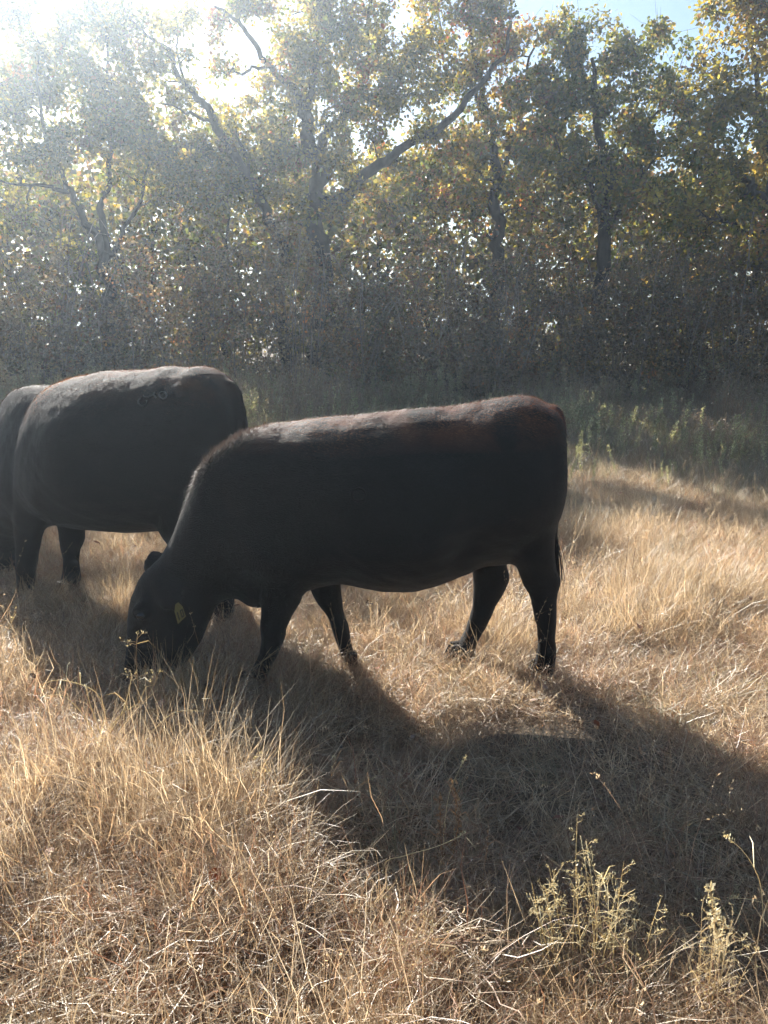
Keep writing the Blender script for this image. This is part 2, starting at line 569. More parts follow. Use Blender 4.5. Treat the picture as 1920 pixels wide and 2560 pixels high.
make_tree('oak_tree', 'tall central oak with thick spreading limbs and yellowing leaves', dC,
    [rooted(limb(dC, [(800, 640), (795, 560), (790, 480), (785, 400), (775, 340), (764, 289)], .30, .19)),
     limb(dC, [(764, 289), (740, 230, -.2), (683, 168, -.4), (654, 133, -.5), (613, 75, -.6), (584, 46, -.6), (540, 10, -.7)], .12, .03),
     limb(dC, [(683, 168, -.4), (640, 178, -.6), (600, 184, -.7), (570, 172, -.8), (556, 182, -.8)], .05, .015),
     limb(dC, [(764, 289), (790, 200, .2), (800, 110, .3), (790, 20, .3), (800, -60, .3)], .11, .03),
     limb(dC, [(790, 440), (830, 330, .1), (856, 289, .2), (903, 231, .2), (920, 116, .3), (925, 20, .3), (930, -60, .3)], .16, .03),
     limb(dC, [(795, 520), (850, 480, -.3), (885, 457, -.4), (960, 405, -.6), (1018, 370, -.7), (1105, 324, -.8), (1151, 272, -.8), (1209, 203, -.8), (1261, 150, -.8), (1275, 58, -.7)], .19, .04),
     limb(dC, [(903, 231, .2), (960, 284, .1), (1018, 249, 0), (1076, 231, -.1), (1140, 225, -.2)], .07, .02),
     limb(dC, [(856, 289, .2), (870, 200, .6), (880, 100, .8)], .06, .02)],
    [(660, 40, 70), (760, 60, 100), (870, 50, 100), (690, 230, 75), (800, 200, 110), (920, 180, 110), (760, 330, 100), (880, 350, 100), (640, 420, 80), (720, 450, 100),
     (990, 100, 80), (1000, 300, 100), (950, 450, 100), (830, 480, 90), (800, -70, 90), (930, -70, 90), (560, 60, 45, -.6, .5), (560, 175, 25, -.7, .5), (680, 330, 60), (1040, 200, 90), (640, 290, 50), (730, 140, 70), (600, 20, 45, -.4, .6)],
    [6, 4, 1.2, 2.6, 2.8, .6, .3, .6], dens=19, seed=31)
dD = 18.0
make_tree('oak_tree', 'oak with straight dark trunk and red tinged upper leaves right of centre', dD,
    [rooted(limb(dD, [(1249, 665), (1249, 580), (1246, 492), (1238, 405), (1220, 324), (1210, 260), (1195, 170), (1180, 80), (1170, 0)], .20, .04)),
     limb(dD, [(1246, 480), (1272, 370, .2), (1290, 300, .3), (1310, 220, .4), (1330, 140, .4), (1345, 60, .4)], .09, .02),
     limb(dD, [(1244, 470), (1210, 440, -.3), (1190, 428, -.5), (1165, 428, -.6)], .045, .018),
     limb(dD, [(1215, 290), (1170, 200, .2), (1120, 130, .3), (1100, 40, .4)], .07, .02)],
    [(1110, 50, 90), (1200, 40, 85), (1280, 60, 55), (1130, 170, 100), (1250, 170, 100), (1180, 310, 100), (1100, 420, 100), (1290, 310, 90), (1250, 420, 80), (1350, 90, 45, 0, .7), (1340, 220, 70),
     (1150, -60, 90), (1060, 480, 90), (1180, 480, 80), (1330, 430, 80), (1400, 60, 22, 0, .6)],
    [5, 3.5, 1.3, 2.6, 2.2, 1.1, .9, .7], dens=19, seed=43)
dE = 17.4
make_tree('oak_tree', 'dark green oak with rounded crown under open blue sky', dE,
    [rooted(limb(dE, [(1510, 640), (1513, 550), (1521, 463), (1508, 380), (1492, 290), (1487, 220), (1480, 140)], .21, .05)),
     limb(dE, [(1512, 545), (1498, 492, -.2), (1463, 428, -.4), (1430, 400, -.5), (1390, 350, -.6)], .09, .02),
     limb(dE, [(1508, 400), (1530, 385, .1), (1562, 359, .2), (1590, 320, .2), (1643, 283, .3), (1660, 220, .3)], .08, .02),
     limb(dE, [(1512, 560), (1545, 530, -.3), (1573, 492, -.5), (1596, 451, -.6), (1630, 400, -.7)], .09, .02),
     limb(dE, [(1487, 240), (1450, 180, .2), (1440, 110, .3)], .05, .015),
     limb(dE, [(1490, 260), (1540, 190, .2), (1580, 130, .3)], .05, .015)],
    [(1440, 100, 65), (1400, 170, 65), (1505, 130, 75), (1590, 110, 65), (1650, 160, 75), (1440, 250, 95), (1540, 240, 100), (1640, 280, 95), (1400, 370, 95), (1500, 390, 95), (1600, 390, 85),
     (1710, 190, 55), (1720, 300, 70), (1450, 480, 80), (1560, 480, 80), (1370, 280, 60)],
    [5, 5, 5, 1, .8, .4, .2, 1], dens=22, seed=57)
dF = 14.6
make_tree('oak_tree', 'golden leaved oak reaching in from the right edge', dF,
    [rooted(limb(dF, [(2010, 700), (1990, 600), (1930, 525), (1886, 463), (1857, 440, .1), (1799, 440, .2), (1750, 425, .3)], .19, .04)),
     limb(dF, [(1980, 600), (1900, 580, -.2), (1828, 573, -.3), (1782, 550, -.4), (1753, 532, -.4), (1720, 500, -.4)], .07, .02),
     limb(dF, [(1930, 525), (1930, 400, .2), (1900, 280, .3), (1880, 150, .3), (1870, 40, .2)], .11, .03),
     limb(dF, [(1900, 300, .3), (1860, 260, .1), (1800, 240, 0)], .05, .02),
     limb(dF, [(1860, 445, .1), (1830, 380, .3), (1770, 340, .4), (1730, 330, .5)], .05, .02)],
    [(1890, 50, 90), (1830, 140, 85), (1910, 220, 100), (1780, 250, 85), (1850, 320, 100), (1730, 360, 85), (1920, 400, 100), (1820, 470, 60, 0, .5), (1700, 470, 80), (1650, 520, 80), (1740, 560, 80),
     (1900, -70, 100), (2020, 100, 130), (2050, 300, 130), (2030, -50, 120), (2000, 480, 110), (1880, 560, 80), (1790, 60, 40, 0, .6)],
    [5, 2.5, .6, 5, 3.2, .7, .2, .7], dens=19, leaf_size=.086, seed=61)


def make_shrub(x, y, h, wdt, label, pal, pal_w, seed, leaf_n=52, bare=.2, leaf_size=.062, nst=8, natt=170):
    r = np.random.RandomState(seed)
    r_b = r.uniform(.55, 1.7)
    h *= r.uniform(.85, 1.15)
    g = float(gz(x, y))
    limbs = []
    for k in range(nst):
        a = r.uniform(0, 6.28); b = r.uniform(.1, .28) * wdt
        e = np.array((math.cos(a) * wdt * r.uniform(.2, .7), math.sin(a) * wdt * r.uniform(.2, .7), h * r.uniform(.5, .95)))
        p0 = np.array((math.cos(a) * b * .3, math.sin(a) * b * .3, -.05))
        m = (p0 + e) / 2 + np.array((-.15 * e[0], -.15 * e[1], .12 * h)) + r.normal(0, .12, 3)
        limbs.append((np.array((p0, (p0 + m) / 2 + r.normal(0, .05, 3), m, (m + e) / 2 + r.normal(0, .1, 3), e)), np.linspace(r.uniform(.010, .022), .005, 5)))
    d = nrm(r.normal(0, 1, (natt, 3))) * r.uniform(.1, 1, (natt, 1)) ** .4
    att = np.array((0, 0, h * .5)) + d * np.array((wdt, wdt * .8, h * .52))
    att[:, 2] += .18 * h * np.sin(att[:, 0] * 2.1 + r.uniform(0, 6)) * (att[:, 2] / h)
    att = att[att[:, 2] > .06]
    pal = [tuple(np.array(q) * np.array((1.12, 1.0, .85)) * br) for q in pal for br in (r_b,)]
    wood, leaf = grow(limbs, att, leaf_n, .21, leaf_size, pal, np.array(pal_w) / np.sum(pal_w), twig_r=.008, up=.3, bare=bare, sub=4, seed=seed)
    for k in range(9):
        a = r.uniform(0, 6.28); q = np.array((math.cos(a), math.sin(a), 0)); b0 = q * wdt * r.uniform(.1, .5); hh = h * r.uniform(.6, 1.15); out_ = q * wdt * r.uniform(.5, 1.1)
        cane = np.array((b0, b0 + out_ * .25 + (0, 0, hh * .6), b0 + out_ * .6 + (0, 0, hh), b0 + out_ + (0, 0, hh * .8), b0 + out_ * 1.3 + (0, 0, hh * .5)))
        cane = resample(cane + r.normal(0, .06, cane.shape), 4)
        tube(wood, cane, np.linspace(.011, .003, len(cane)), (1, 1, 1), 4)
    rt = root('thicket_shrub', (x, y, g))
    link('stems', wood.mesh('stems', True), rt, M_TWIG)
    link('foliage', leaf.mesh('foliage'), rt, M_SHRUB)
    tag(rt, label, 'shrub', 'thicket shrubs under the oaks')
    return rt


SP = [(.14, .115, .06), (.18, .12, .07), (.10, .11, .045), (.28, .22, .10), (.24, .21, .17), (.32, .16, .07), (.16, .08, .06)]
shr = [
    # u px of centre, depth, height, half width, label, weights
    (-150, 15.4, 3.3, 1.7, 'grey brown thicket shrub at the left edge behind the larger cow', [3, 3, 2, 1, 2, .3, .5]),
    (90, 14.9, 2.9, 1.4, 'tangled olive shrub under the leftmost oak, above the larger cow neck', [3, 2, 3, 1.5, 1, .3, .3]),
    (270, 15.3, 2.7, 1.3, 'yellow flecked shrub at the foot of the forked leftmost oak', [3, 2, 2, 3, 1, .4, .3]),
    (430, 15.0, 3.3, 1.3, 'tall reddish brown shrub above the larger cow rump', [2, 4, 1, 1.5, 2, .8, 1]),
    (590, 15.6, 3.6, 1.4, 'dense grey green shrub left of the central oak trunk', [3, 2, 3, 1, 2, .3, .5]),
    (760, 14.8, 2.9, 1.3, 'pale twiggy shrub with seed tufts below the central oak', [2, 3, 1, 1, 5, .4, .8]),
    (900, 15.2, 2.6, 1.3, 'dark shrub in the gap right of the pale twiggy shrub', [4, 3, 3, .6, 1, .3, .8]),
    (1060, 15.5, 2.9, 1.4, 'brown shrub below the big right-hand limb of the central oak', [3, 4, 2, 1, 1.5, .6, .6]),
    (1210, 15.0, 2.5, 1.3, 'low dark shrub at the foot of the straight trunked oak', [4, 3, 3, .7, 1, .4, .6]),
    (1380, 15.6, 3.1, 1.4, 'rust flecked shrub between the straight trunked and dark green oaks', [3, 3, 2, 2, 1, 1, .5]),
    (1540, 14.9, 3.0, 1.4, 'silver twigged shrub in front of the dark green oak', [3, 2, 2, 2, 3, .4, .3]),
    (1700, 15.2, 3.3, 1.4, 'spreading olive shrub left of the golden leaved oak', [4, 2, 3, 2, 1, .4, .3]),
    (1850, 14.4, 2.8, 1.4, 'dark brown shrub at the right edge below the golden leaved oak', [4, 4, 2, 1, 1, .6, .5]),
    (2030, 15.2, 3.3, 1.7, 'wide shrub cut by the right edge of the picture', [3, 3, 2, 1, 1, .5, .4]),
]
for k, (u, dpt, h, wd, lab, w) in enumerate(shr):
    x = at_y(u, 800, dpt)[0]
    make_shrub(x, dpt, h, wd, lab, SP, w, 200 + k)

# the deeper wood behind: one mass of foliage and stems, reaching past both sides of the picture
r = np.random.RandomState(90)
fw, ff_ = Geo(), Geo()
na = 7800
fx = r.uniform(-20, 20, na); fy = r.uniform(17.8, 25, na)
top = 5.4 + 1.2 * noise2(fx, fy * .4, .9, 5) + .6 * noise2(fx, fy, 2.3, 6)
fzz = r.uniform(.02, 1, na) ** .75 * top + gz(fx, fy)
cc = np.stack((fx, fy, fzz), -1)
L_N = 21
cid = np.repeat(np.arange(na), L_N)
N = na * L_N
c = cc[cid] + nrm(r.normal(0, 1, (N, 3))) * .42 * r.uniform(.1, 1, (N, 1)) ** .6
ax = nrm(r.normal(0, 1, (N, 3))); sd = nrm(np.cross(ax, r.normal(0, 1, (N, 3))))
s = r.uniform(.09, .19, (N, 1)); w = s * .42
v = np.stack((c, c + ax * s * .5 + sd * w, c + ax * s, c + ax * s * .5 - sd * w), 1).reshape(-1, 3)
b = np.arange(N) * 4
pal = np.array([OLIVE, GREEN, DKGREEN, GOLD, RUST, BROWN, (.09, .07, .045)])
col = pal[r.choice(7, N, p=[.30, .17, .13, .12, .03, .13, .12])] * r.uniform(.6, 1.2, (N, 1))
ff_.add(v, np.stack((b, b + 1, b + 2, b + 3), -1), np.repeat(col, 4, axis=0))
for k in range(90):
    x = r.uniform(-20, 20); y = r.uniform(18.5, 25)
    p = np.array((x, y, gz(x, y) - .1)); d = np.array((r.normal(0, .15), r.normal(0, .1), 1))
    pts = [p]
    for q in range(6):
        d = d + r.normal(0, .12, 3); d[2] = 1
        p = p + d * .8; pts.append(p)
    tube(fw, pts, np.linspace(r.uniform(.05, .12), .015, 7), (1, 1, 1), 6)
me = ff_.mesh('deep_wood')
fo = link('deep_wood', me, None, M_OAK)
tag(fo, 'deeper wood of mixed autumn foliage behind the oaks', 'woodland', kind='stuff')
st = link('stems', fw.mesh('stems', True), fo, M_BARK)
st['kind'] = 'stuff'


# ------------------------------------------------------------ cattle
def cow_frame(mid, a):
    a = np.array((a[0], a[1], 0.0)); a /= np.linalg.norm(a)
    n = np.array((-a[1], a[0], 0.0))
    if n[1] > 0: n = -n                                    # points to the near side
    mid = np.array((mid[0], mid[1], 0.0))

    def P(u, v, off=0.0):
        rr = ray(u, v)
        t = np.dot(mid + n * off - CAMP, n) / np.dot(rr, n)
        return CAMP + rr * t
    return a, n, P


def ring(Tp, Bp, w, n, m=28, ex=2.25, low=0.10):
    c = (Tp + Bp) / 2; up = (Tp - Bp) / 2
    ph = np.linspace(0, 2 * math.pi, m, endpoint=False)
    cs, sn = np.cos(ph), np.sin(ph)
    x = np.sign(cs) * np.abs(cs) ** (2 / ex); z = np.sign(sn) * np.abs(sn) ** (2 / ex)
    x = x * (1 - low * z)
    return c + x[:, None] * n * w + z[:, None] * up


def loft(geo, rings):
    R = np.array(rings)
    K, m, _ = R.shape
    i = np.arange(K - 1)[:, None] * m; j = np.arange(m)[None, :]; j2 = (j + 1) % m
    f = np.stack((i + j, i + j2, i + m + j2, i + m + j), -1).reshape(-1, 4)
    v = R.reshape(-1, 3)
    v = np.vstack((v, R[0].mean(0), R[-1].mean(0)))
    geo.add(v, f, (1, 1, 1))
    base = geo.n - len(v)
    c0, c1 = K * m, K * m + 1
    jj = np.arange(m)
    t = np.concatenate((np.stack((np.full(m, c0), (jj + 1) % m, jj), -1), np.stack((np.full(m, c1), (K - 1) * m + jj, (K - 1) * m + (jj + 1) % m), -1)))
    geo.f.setdefault(3, []).append(t + base)


def leg(geo, P, a, n, rows, lat=.82):
    """rows: u, v, half width px, lateral offset, lateral ratio"""
    rows = resample(rows, 4)
    rings = []
    for u, v, hw, off, lr in rows:
        c = P(u, v, off); rad = np.linalg.norm(P(u + hw, v, off) - P(u - hw, v, off)) / 2
        ph = np.linspace(0, 2 * math.pi, 18, endpoint=False)
        rings.append(c + np.cos(ph)[:, None] * (-a) * rad + np.sin(ph)[:, None] * n * rad * lr)
    loft(geo, rings)


def blob(geo, c, rx, ry, rz, a, n):
    th = np.linspace(.15, math.pi - .15, 9)
    rings = []
    for t in th:
        ph = np.linspace(0, 2 * math.pi, 16, endpoint=False)
        rings.append(c + np.cos(t) * np.array((0, 0, 1)) * rz + math.sin(t) * (np.cos(ph)[:, None] * a * rx + np.sin(ph)[:, None] * n * ry))
    loft(geo, rings)


def ear(geo, b, tip, wide, thick):
    """leaf shaped ear from base b to tip, `wide` the direction of its width"""
    L = tip - b; ln = np.linalg.norm(L); d = L / ln
    wd = nrm(wide - d * np.dot(wide, d)); tk = np.cross(d, wd)
    rings = []
    for t, w in ((-.12, .035), (.08, .045), (.3, .068), (.55, .075), (.78, .055), (.95, .025), (1.0, .012)):
        ph = np.linspace(0, 2 * math.pi, 14, endpoint=False)
        rings.append(b + d * ln * t + np.cos(ph)[:, None] * wd * w + np.sin(ph)[:, None] * tk * thick * (1 if t < .8 else .6))
    loft(geo, rings)


def solidify(geo, name, voxel=.0125, it=9):
    """fuses the closed lofts into one continuous skin"""
    me = geo.mesh('raw')
    t = bpy.data.objects.new('raw', me)
    C.objects.link(t)
    m = t.modifiers.new('r', 'REMESH'); m.mode = 'VOXEL'; m.voxel_size = voxel; m.use_smooth_shade = True
    s_ = t.modifiers.new('s', 'SMOOTH'); s_.factor = .5; s_.iterations = it
    dg = bpy.context.evaluated_depsgraph_get(); dg.update()
    out = bpy.data.meshes.new_from_object(t.evaluated_get(dg))
    out.name = name
    bpy.data.objects.remove(t); bpy.data.meshes.remove(me)
    return out


def coat_hair(me, a, count, seed, off, crest=None, spots=(), black=(.010, .008, .007), brown=(.20, .075, .035), zr=(1.0, 1.25)):
    """short coat hair all over the skin, longer where `crest` says so"""
    r = np.random.RandomState(seed)
    nv = len(me.vertices)
    co = np.empty(nv * 3, np.float32); me.vertices.foreach_get('co', co); co = co.reshape(-1, 3).astype(float)
    no = np.empty(nv * 3, np.float32); me.vertices.foreach_get('normal', no); no = no.reshape(-1, 3).astype(float)
    wgt = .2 + .6 * np.clip((co[:, 2] + off[2] - .7) / .5, 0, 1) + 2.5 * np.clip(no[:, 2], 0, 1)
    idx = r.choice(nv, count, p=wgt / wgt.sum())
    p = co[idx] + r.normal(0, .004, (count, 3)); nn = no[idx]
    p = p - nn * .004
    flow = -a * .8 + np.array((0, 0, -.6))
    tang = flow - nn * (nn @ flow)[:, None]
    ln = r.uniform(.008, .020, count)
    lift = r.uniform(.15, .6, count)
    if crest is not None:
        k = crest(co[idx] + off)
        ln = ln * (1 + 1.1 * k); lift = lift + .5 * k
    d = nrm(nrm(tang) + nn * lift[:, None] + r.normal(0, .22, (count, 3)))
    tip = p + d * ln[:, None]
    sd = nrm(np.cross(d, nn + r.normal(0, .3, (count, 3))))
    w = r.uniform(.0004, .0009, (count, 1))
    if crest is not None: w = w * (1 + .6 * k[:, None])
    v = np.stack((p - sd * w, p + sd * w, tip), 1).reshape(-1, 3)
    f = np.arange(count * 3).reshape(-1, 3)
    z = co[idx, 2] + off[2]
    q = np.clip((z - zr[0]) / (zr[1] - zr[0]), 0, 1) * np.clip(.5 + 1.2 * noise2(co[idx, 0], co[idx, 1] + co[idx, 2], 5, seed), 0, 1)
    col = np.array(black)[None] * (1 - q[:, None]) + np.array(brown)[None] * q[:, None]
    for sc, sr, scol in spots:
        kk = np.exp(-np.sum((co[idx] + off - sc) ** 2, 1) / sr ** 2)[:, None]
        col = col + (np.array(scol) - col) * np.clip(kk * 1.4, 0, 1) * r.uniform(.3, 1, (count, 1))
    if crest is not None: col = col + (np.array((.10, .075, .062)) - col) * k[:, None] * .7  # crest hair tinted paler, its backlit glow put into the colour
    g = Geo(); g.add(v, f, np.repeat(col * r.uniform(.6, 1.4, (count, 1)), 3, axis=0))
    return g.mesh('coat_hair')


def hair_mat():
    m, nt, out = new_mat('coat_hair')
    N, L = nt.nodes.new, nt.links.new
    at = N('ShaderNodeAttribute'); at.attribute_name = 'tint'
    p = N('ShaderNodeBsdfPrincipled')
    p.inputs['Roughness'].default_value = .5
    p.inputs['Specular IOR Level'].default_value = .22
    L(at.outputs['Color'], p.inputs['Base Color'])
    tr = N('ShaderNodeBsdfTranslucent'); L(at.outputs['Color'], tr.inputs['Color'])
    mx = N('ShaderNodeMixShader'); mx.inputs[0].default_value = .45
    L(p.outputs[0], mx.inputs[1]); L(tr.outputs[0], mx.inputs[2]); L(mx.outputs[0], out.inputs[0])
    return m


M_HAIR = hair_mat()
M_HOOF = plain('hoof_horn', (.035, .029, .025), .85, .12, .4)
M_EYE = plain('wet_dark_eye', (.006, .005, .005), .08, .6)
M_TAG = plain('yellow_tag_plastic', (.16, .125, .038), .5, .3, .08)
M_INK = plain('black_tag_ink', (.02, .018, .016), .6, .3)
M_SCAR = plain('bare_brand_scar', (.038, .034, .034), .5, .4, .3)


def anatomy(me, bumps, a, seed):
    """pushes bones and muscles out of the skin and hollows in, plus slight unevenness"""
    nv = len(me.vertices)
    co = np.empty(nv * 3, np.float32); me.vertices.foreach_get('co', co); co = co.reshape(-1, 3).astype(float)
    no = np.empty(nv * 3, np.float32); me.vertices.foreach_get('normal', no); no = no.reshape(-1, 3).astype(float)
    d = np.zeros(nv)
    for c, rad, amp in bumps:
        d += amp * np.exp(-np.sum((co - c) ** 2, 1) / rad ** 2)
    s_ = co @ a
    d += .003 * noise2(s_, co[:, 2] * 1.3, 14, seed) + .002 * noise2(s_ + co[:, 1], co[:, 2], 33, seed + 1)
    me.vertices.foreach_set('co', (co + no * d[:, None]).astype(np.float32).ravel())
    me.update()


def finish_cow(name, geo, a, n, base, label, mat, hair_n, seed, crest, zr, bumps=(), spots=()):
    me = solidify(geo, 'body')
    anatomy(me, bumps, a, seed)
    off = np.array((base[0], base[1], float(gz(base[0], base[1]))))
    co = np.empty(len(me.vertices) * 3, np.float32); me.vertices.foreach_get('co', co)
    co = co.reshape(-1, 3) - off.astype(np.float32)
    me.vertices.foreach_set('co', co.ravel()); me.update()
    rt = root(name, off)
    me.materials.clear()
    body = link('body', me, rt, mat)
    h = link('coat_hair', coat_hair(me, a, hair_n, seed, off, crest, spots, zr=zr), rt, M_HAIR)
    h['kind'] = 'stuff'
    tag(rt, label, 'cow', 'black cows grazing')
    return rt, off


def hoof(rt, off, P, a, n, u, v, hw, lo, toe=1.0):
    """cloven hoof: two claws"""
    g = Geo()
    c = P(u, v, lo)
    rad = np.linalg.norm(P(u + hw, v, lo) - P(u - hw, v, lo)) / 2
    zb = float(gz(c[0], c[1])) - .005
    for s in (-1, 1):
        rings = []
        for t, z, rx in ((0, zb, 1.05), (.3, zb + .025, 1.0), (.7, zb + .055, .86), (1, zb + .085, .74)):
            cc = np.array((c[0], c[1], z)) + n * s * rad * .40 + a * rad * (.35 - .35 * t)
            ph = np.linspace(0, 2 * math.pi, 14, endpoint=False)
            rings.append(cc + np.cos(ph)[:, None] * a * rad * rx * 1.05 + np.sin(ph)[:, None] * n * rad * .42 * rx)
        loft(g, rings)
    g.v = [q - off for q in g.v]
    return link('hoof', g.mesh('hoof', True), rt, M_HOOF)


# --- the nearer cow, seen in profile, grazing to the left
a1, n1, P1 = cow_frame((.10, 3.545), (-.990, -.138))
G = Geo()
rows = [  # top u,v   bottom u,v   half width   offset  lower-half shape
    (1394, 1062, 1396, 1150, .07, 0, 0), (1386, 1030, 1392, 1262, .16, 0, 0), (1362, 1006, 1372, 1330, .215, 0, .02), (1335, 993, 1335, 1385, .25, 0, .05), (1299, 990, 1290, 1400, .275, 0, .05),
    (1250, 997, 1240, 1408, .29, 0, .05), (1190, 1007, 1190, 1412, .305, 0, .08), (1118, 1016, 1132, 1437, .325, 0, .12), (1009, 1025, 1035, 1467, .355, 0, .16),
    (901, 1037, 935, 1465, .355, 0, .16), (815, 1044, 850, 1452, .325, 0, .12), (735, 1053, 770, 1470, .285, 0, .06), (665, 1063, 695, 1508, .25, 0, .0),
    (600, 1087, 630, 1516, .205, 0, -.1), (545, 1121, 596, 1497, .175, 0, -.05), (505, 1160, 574, 1496, .155, 0, 0), (476, 1225, 556, 1500, .14, 0, 0),
    (445, 1305, 543, 1509, .128, 0, 0), (405, 1385, 531, 1538, .12, 0, .05), (352, 1440, 513, 1580, .118, 0, .1), (326, 1500, 493, 1618, .112, 0, .12),
    (319, 1555, 471, 1648, .098, 0, .1), (316, 1608, 448, 1674, .083, 0, 0), (311, 1655, 425, 1697, .076, 0, 0), (306, 1698, 400, 1718, .078, 0, 0), (312, 1728, 372, 1737, .058, 0, 0)]
rows = resample(rows, 3)
loft(G, [ring(P1(q[0], q[1], q[5]), P1(q[2], q[3], q[5]), q[4], n1, ex=2.05, low=q[6]) for q in rows])
leg(G, P1, a1, n1, [(1315, 1200, 78, .10, .7), (1318, 1290, 72, .13, .75), (1326, 1372, 60, .14, .75), (1341, 1427, 51, .13, .7), (1353, 1460, 46, .125, .62), (1358, 1487, 36, .12, .66),
                    (1364, 1543, 27, .115, .8), (1368, 1601, 22, .11, .95), (1366, 1640, 25, .11, .95), (1360, 1672, 27, .108, .95), (1355, 1688, 27, .107, .95)])
leg(G, P1, a1, n1, [(1250, 1230, 75, -.12, .7), (1228, 1330, 60, -.14, .7), (1221, 1400, 46, -.14, .75), (1229, 1450, 46, -.13, .7), (1216, 1500, 35, -.125, .66), (1206, 1529, 30, -.12, .75),
                    (1186, 1575, 25, -.115, .85), (1171, 1605, 24, -.11, .95), (1160, 1632, 24, -.105, .95), (1152, 1650, 25, -.105, .95)])
leg(G, P1, a1, n1, [(735, 1330, 80, .12, .7), (722, 1430, 64, .14, .7), (702, 1508, 50, .135, .7), (686, 1562, 36, .125, .85), (683, 1598, 31, .12, .9), (671, 1635, 26, .115, .9),
                    (656, 1668, 25, .11, .95), (641, 1698, 27, .107, .95), (632, 1716, 27, .105, .95)])
leg(G, P1, a1, n1, [(790, 1330, 80, -.12, .7), (805, 1420, 52, -.135, .7), (811, 1455, 42, -.13, .7), (822, 1500, 34, -.125, .8), (841, 1543, 22, -.12, .95), (852, 1572, 22, -.115, .95),
                    (861, 1608, 19, -.112, .95), (868, 1635, 18, -.11, .95), (874, 1654, 19, -.11, .95)])
# tail hanging down the hindquarters
tl = [P1(u, v, o) for u, v, o in ((1372, 1012, 0), (1392, 1030, .005), (1402, 1075, .01), (1403, 1140, .01), (1397, 1210, .02), (1389, 1290, .03), (1386, 1370, .03))]
tl = resample(tl, 4)
ph = np.linspace(0, 2 * math.pi, 12, endpoint=False)
loft(G, [p + (np.cos(ph)[:, None] * a1 + np.sin(ph)[:, None] * n1) * (.034 - .02 * k / len(tl)) for k, p in enumerate(tl)])
# ears: the far one stands up, the near one droops towards us
hd = P1(385, 1452, 0)
ear(G, P1(405, 1450, -.085), P1(382, 1376, -.17), a1, .014)
ear(G, P1(398, 1462, .085), P1(452, 1520, .175), np.array((0, 0, 1.0)) - a1 * .9, .014)
blob(G, P1(352, 1530, .095), .045, .03, .04, a1, n1)       # brow
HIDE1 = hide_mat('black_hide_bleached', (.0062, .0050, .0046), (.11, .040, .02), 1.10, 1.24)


def crest1(p):
    s = (p - P1(700, 1080)) @ a1 - .1
    return np.clip((s + .1) / .2, 0, 1) * np.clip((p[:, 2] - (1.02 - .9 * np.clip(s - .1, 0, .3))) / .12, 0, 1) * (np.abs((p - P1(620, 1080)) @ n1) < .09)


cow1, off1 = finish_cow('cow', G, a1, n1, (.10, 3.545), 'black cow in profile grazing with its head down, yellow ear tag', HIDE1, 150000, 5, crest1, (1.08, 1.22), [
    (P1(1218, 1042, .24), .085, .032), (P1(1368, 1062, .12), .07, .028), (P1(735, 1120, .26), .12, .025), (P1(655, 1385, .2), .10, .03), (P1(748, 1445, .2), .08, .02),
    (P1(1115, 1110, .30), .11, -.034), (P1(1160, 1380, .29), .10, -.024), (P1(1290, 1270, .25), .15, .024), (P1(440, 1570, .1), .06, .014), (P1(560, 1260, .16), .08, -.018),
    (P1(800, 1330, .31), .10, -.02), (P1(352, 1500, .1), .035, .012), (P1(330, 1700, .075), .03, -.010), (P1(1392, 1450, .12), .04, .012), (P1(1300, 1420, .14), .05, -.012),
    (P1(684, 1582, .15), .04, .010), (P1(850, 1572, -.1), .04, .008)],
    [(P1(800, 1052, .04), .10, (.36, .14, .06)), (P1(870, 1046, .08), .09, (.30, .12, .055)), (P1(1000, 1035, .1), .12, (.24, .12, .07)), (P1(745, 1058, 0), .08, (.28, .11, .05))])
for (u, v, hw, lo) in ((1351, 1700, 27, .107), (1146, 1660, 27, -.105), (624, 1730, 28, .105), (876, 1666, 21, -.11)):
    hoof(cow1, off1, P1, a1, n1, u, v, hw, lo)
# eye
g = Geo(); blob(g, P1(352, 1540, .118) , .020, .012, .016, a1, n1); g.v = [q - off1 for q in g.v]
link('eye', g.mesh('eye', True), cow1, M_EYE)
# tail switch
r = np.random.RandomState(4)
g = Geo(); N = 260
p0 = P1(1387, 1350, .03) + r.normal(0, .006, (N, 3)); ln = r.uniform(.14, .30, N)
t = np.linspace(0, 1, 5)
sw = r.normal(0, .022, (N, 3)); sw[:, 2] = 0
pts = p0[:, None, :] + t[None, :, None] * np.stack((np.zeros(N), np.zeros(N), -ln), -1)[:, None, :] + (t ** .7)[None, :, None] * sw[:, None, :]
ribbons(g, pts, np.tile(np.array((.003, .003, .0028, .002, .001)), (N, 1)), nrm(r.normal(0, 1, (N, 3)) * np.array((1, 1, .1))), np.tile(np.array((.014, .011, .010)), (N, 1)))
g.v = [q - off1 for q in g.v]
o = link('tail_switch', g.mesh('tail_switch'), cow1, M_HAIR); o['kind'] = 'stuff'


# ear tag: a five sided plastic plate with a raised rim and inked digits
def plate(name, poly, o, ex, ey, ez, th, mat, parent, off):
    k = len(poly)
    f0 = [o + ex * p[0] + ey * p[1] for p in poly]; f1 = [q + ez * th for q in f0]
    me = bpy.data.meshes.new(name)
    me.from_pydata([tuple(q - off) for q in f0 + f1], [], [list(range(k))[::-1], [k + i for i in range(k)]] + [[i, (i + 1) % k, k + (i + 1) % k, k + i] for i in range(k)])
    me.update()
    return link(name, me, parent, mat)


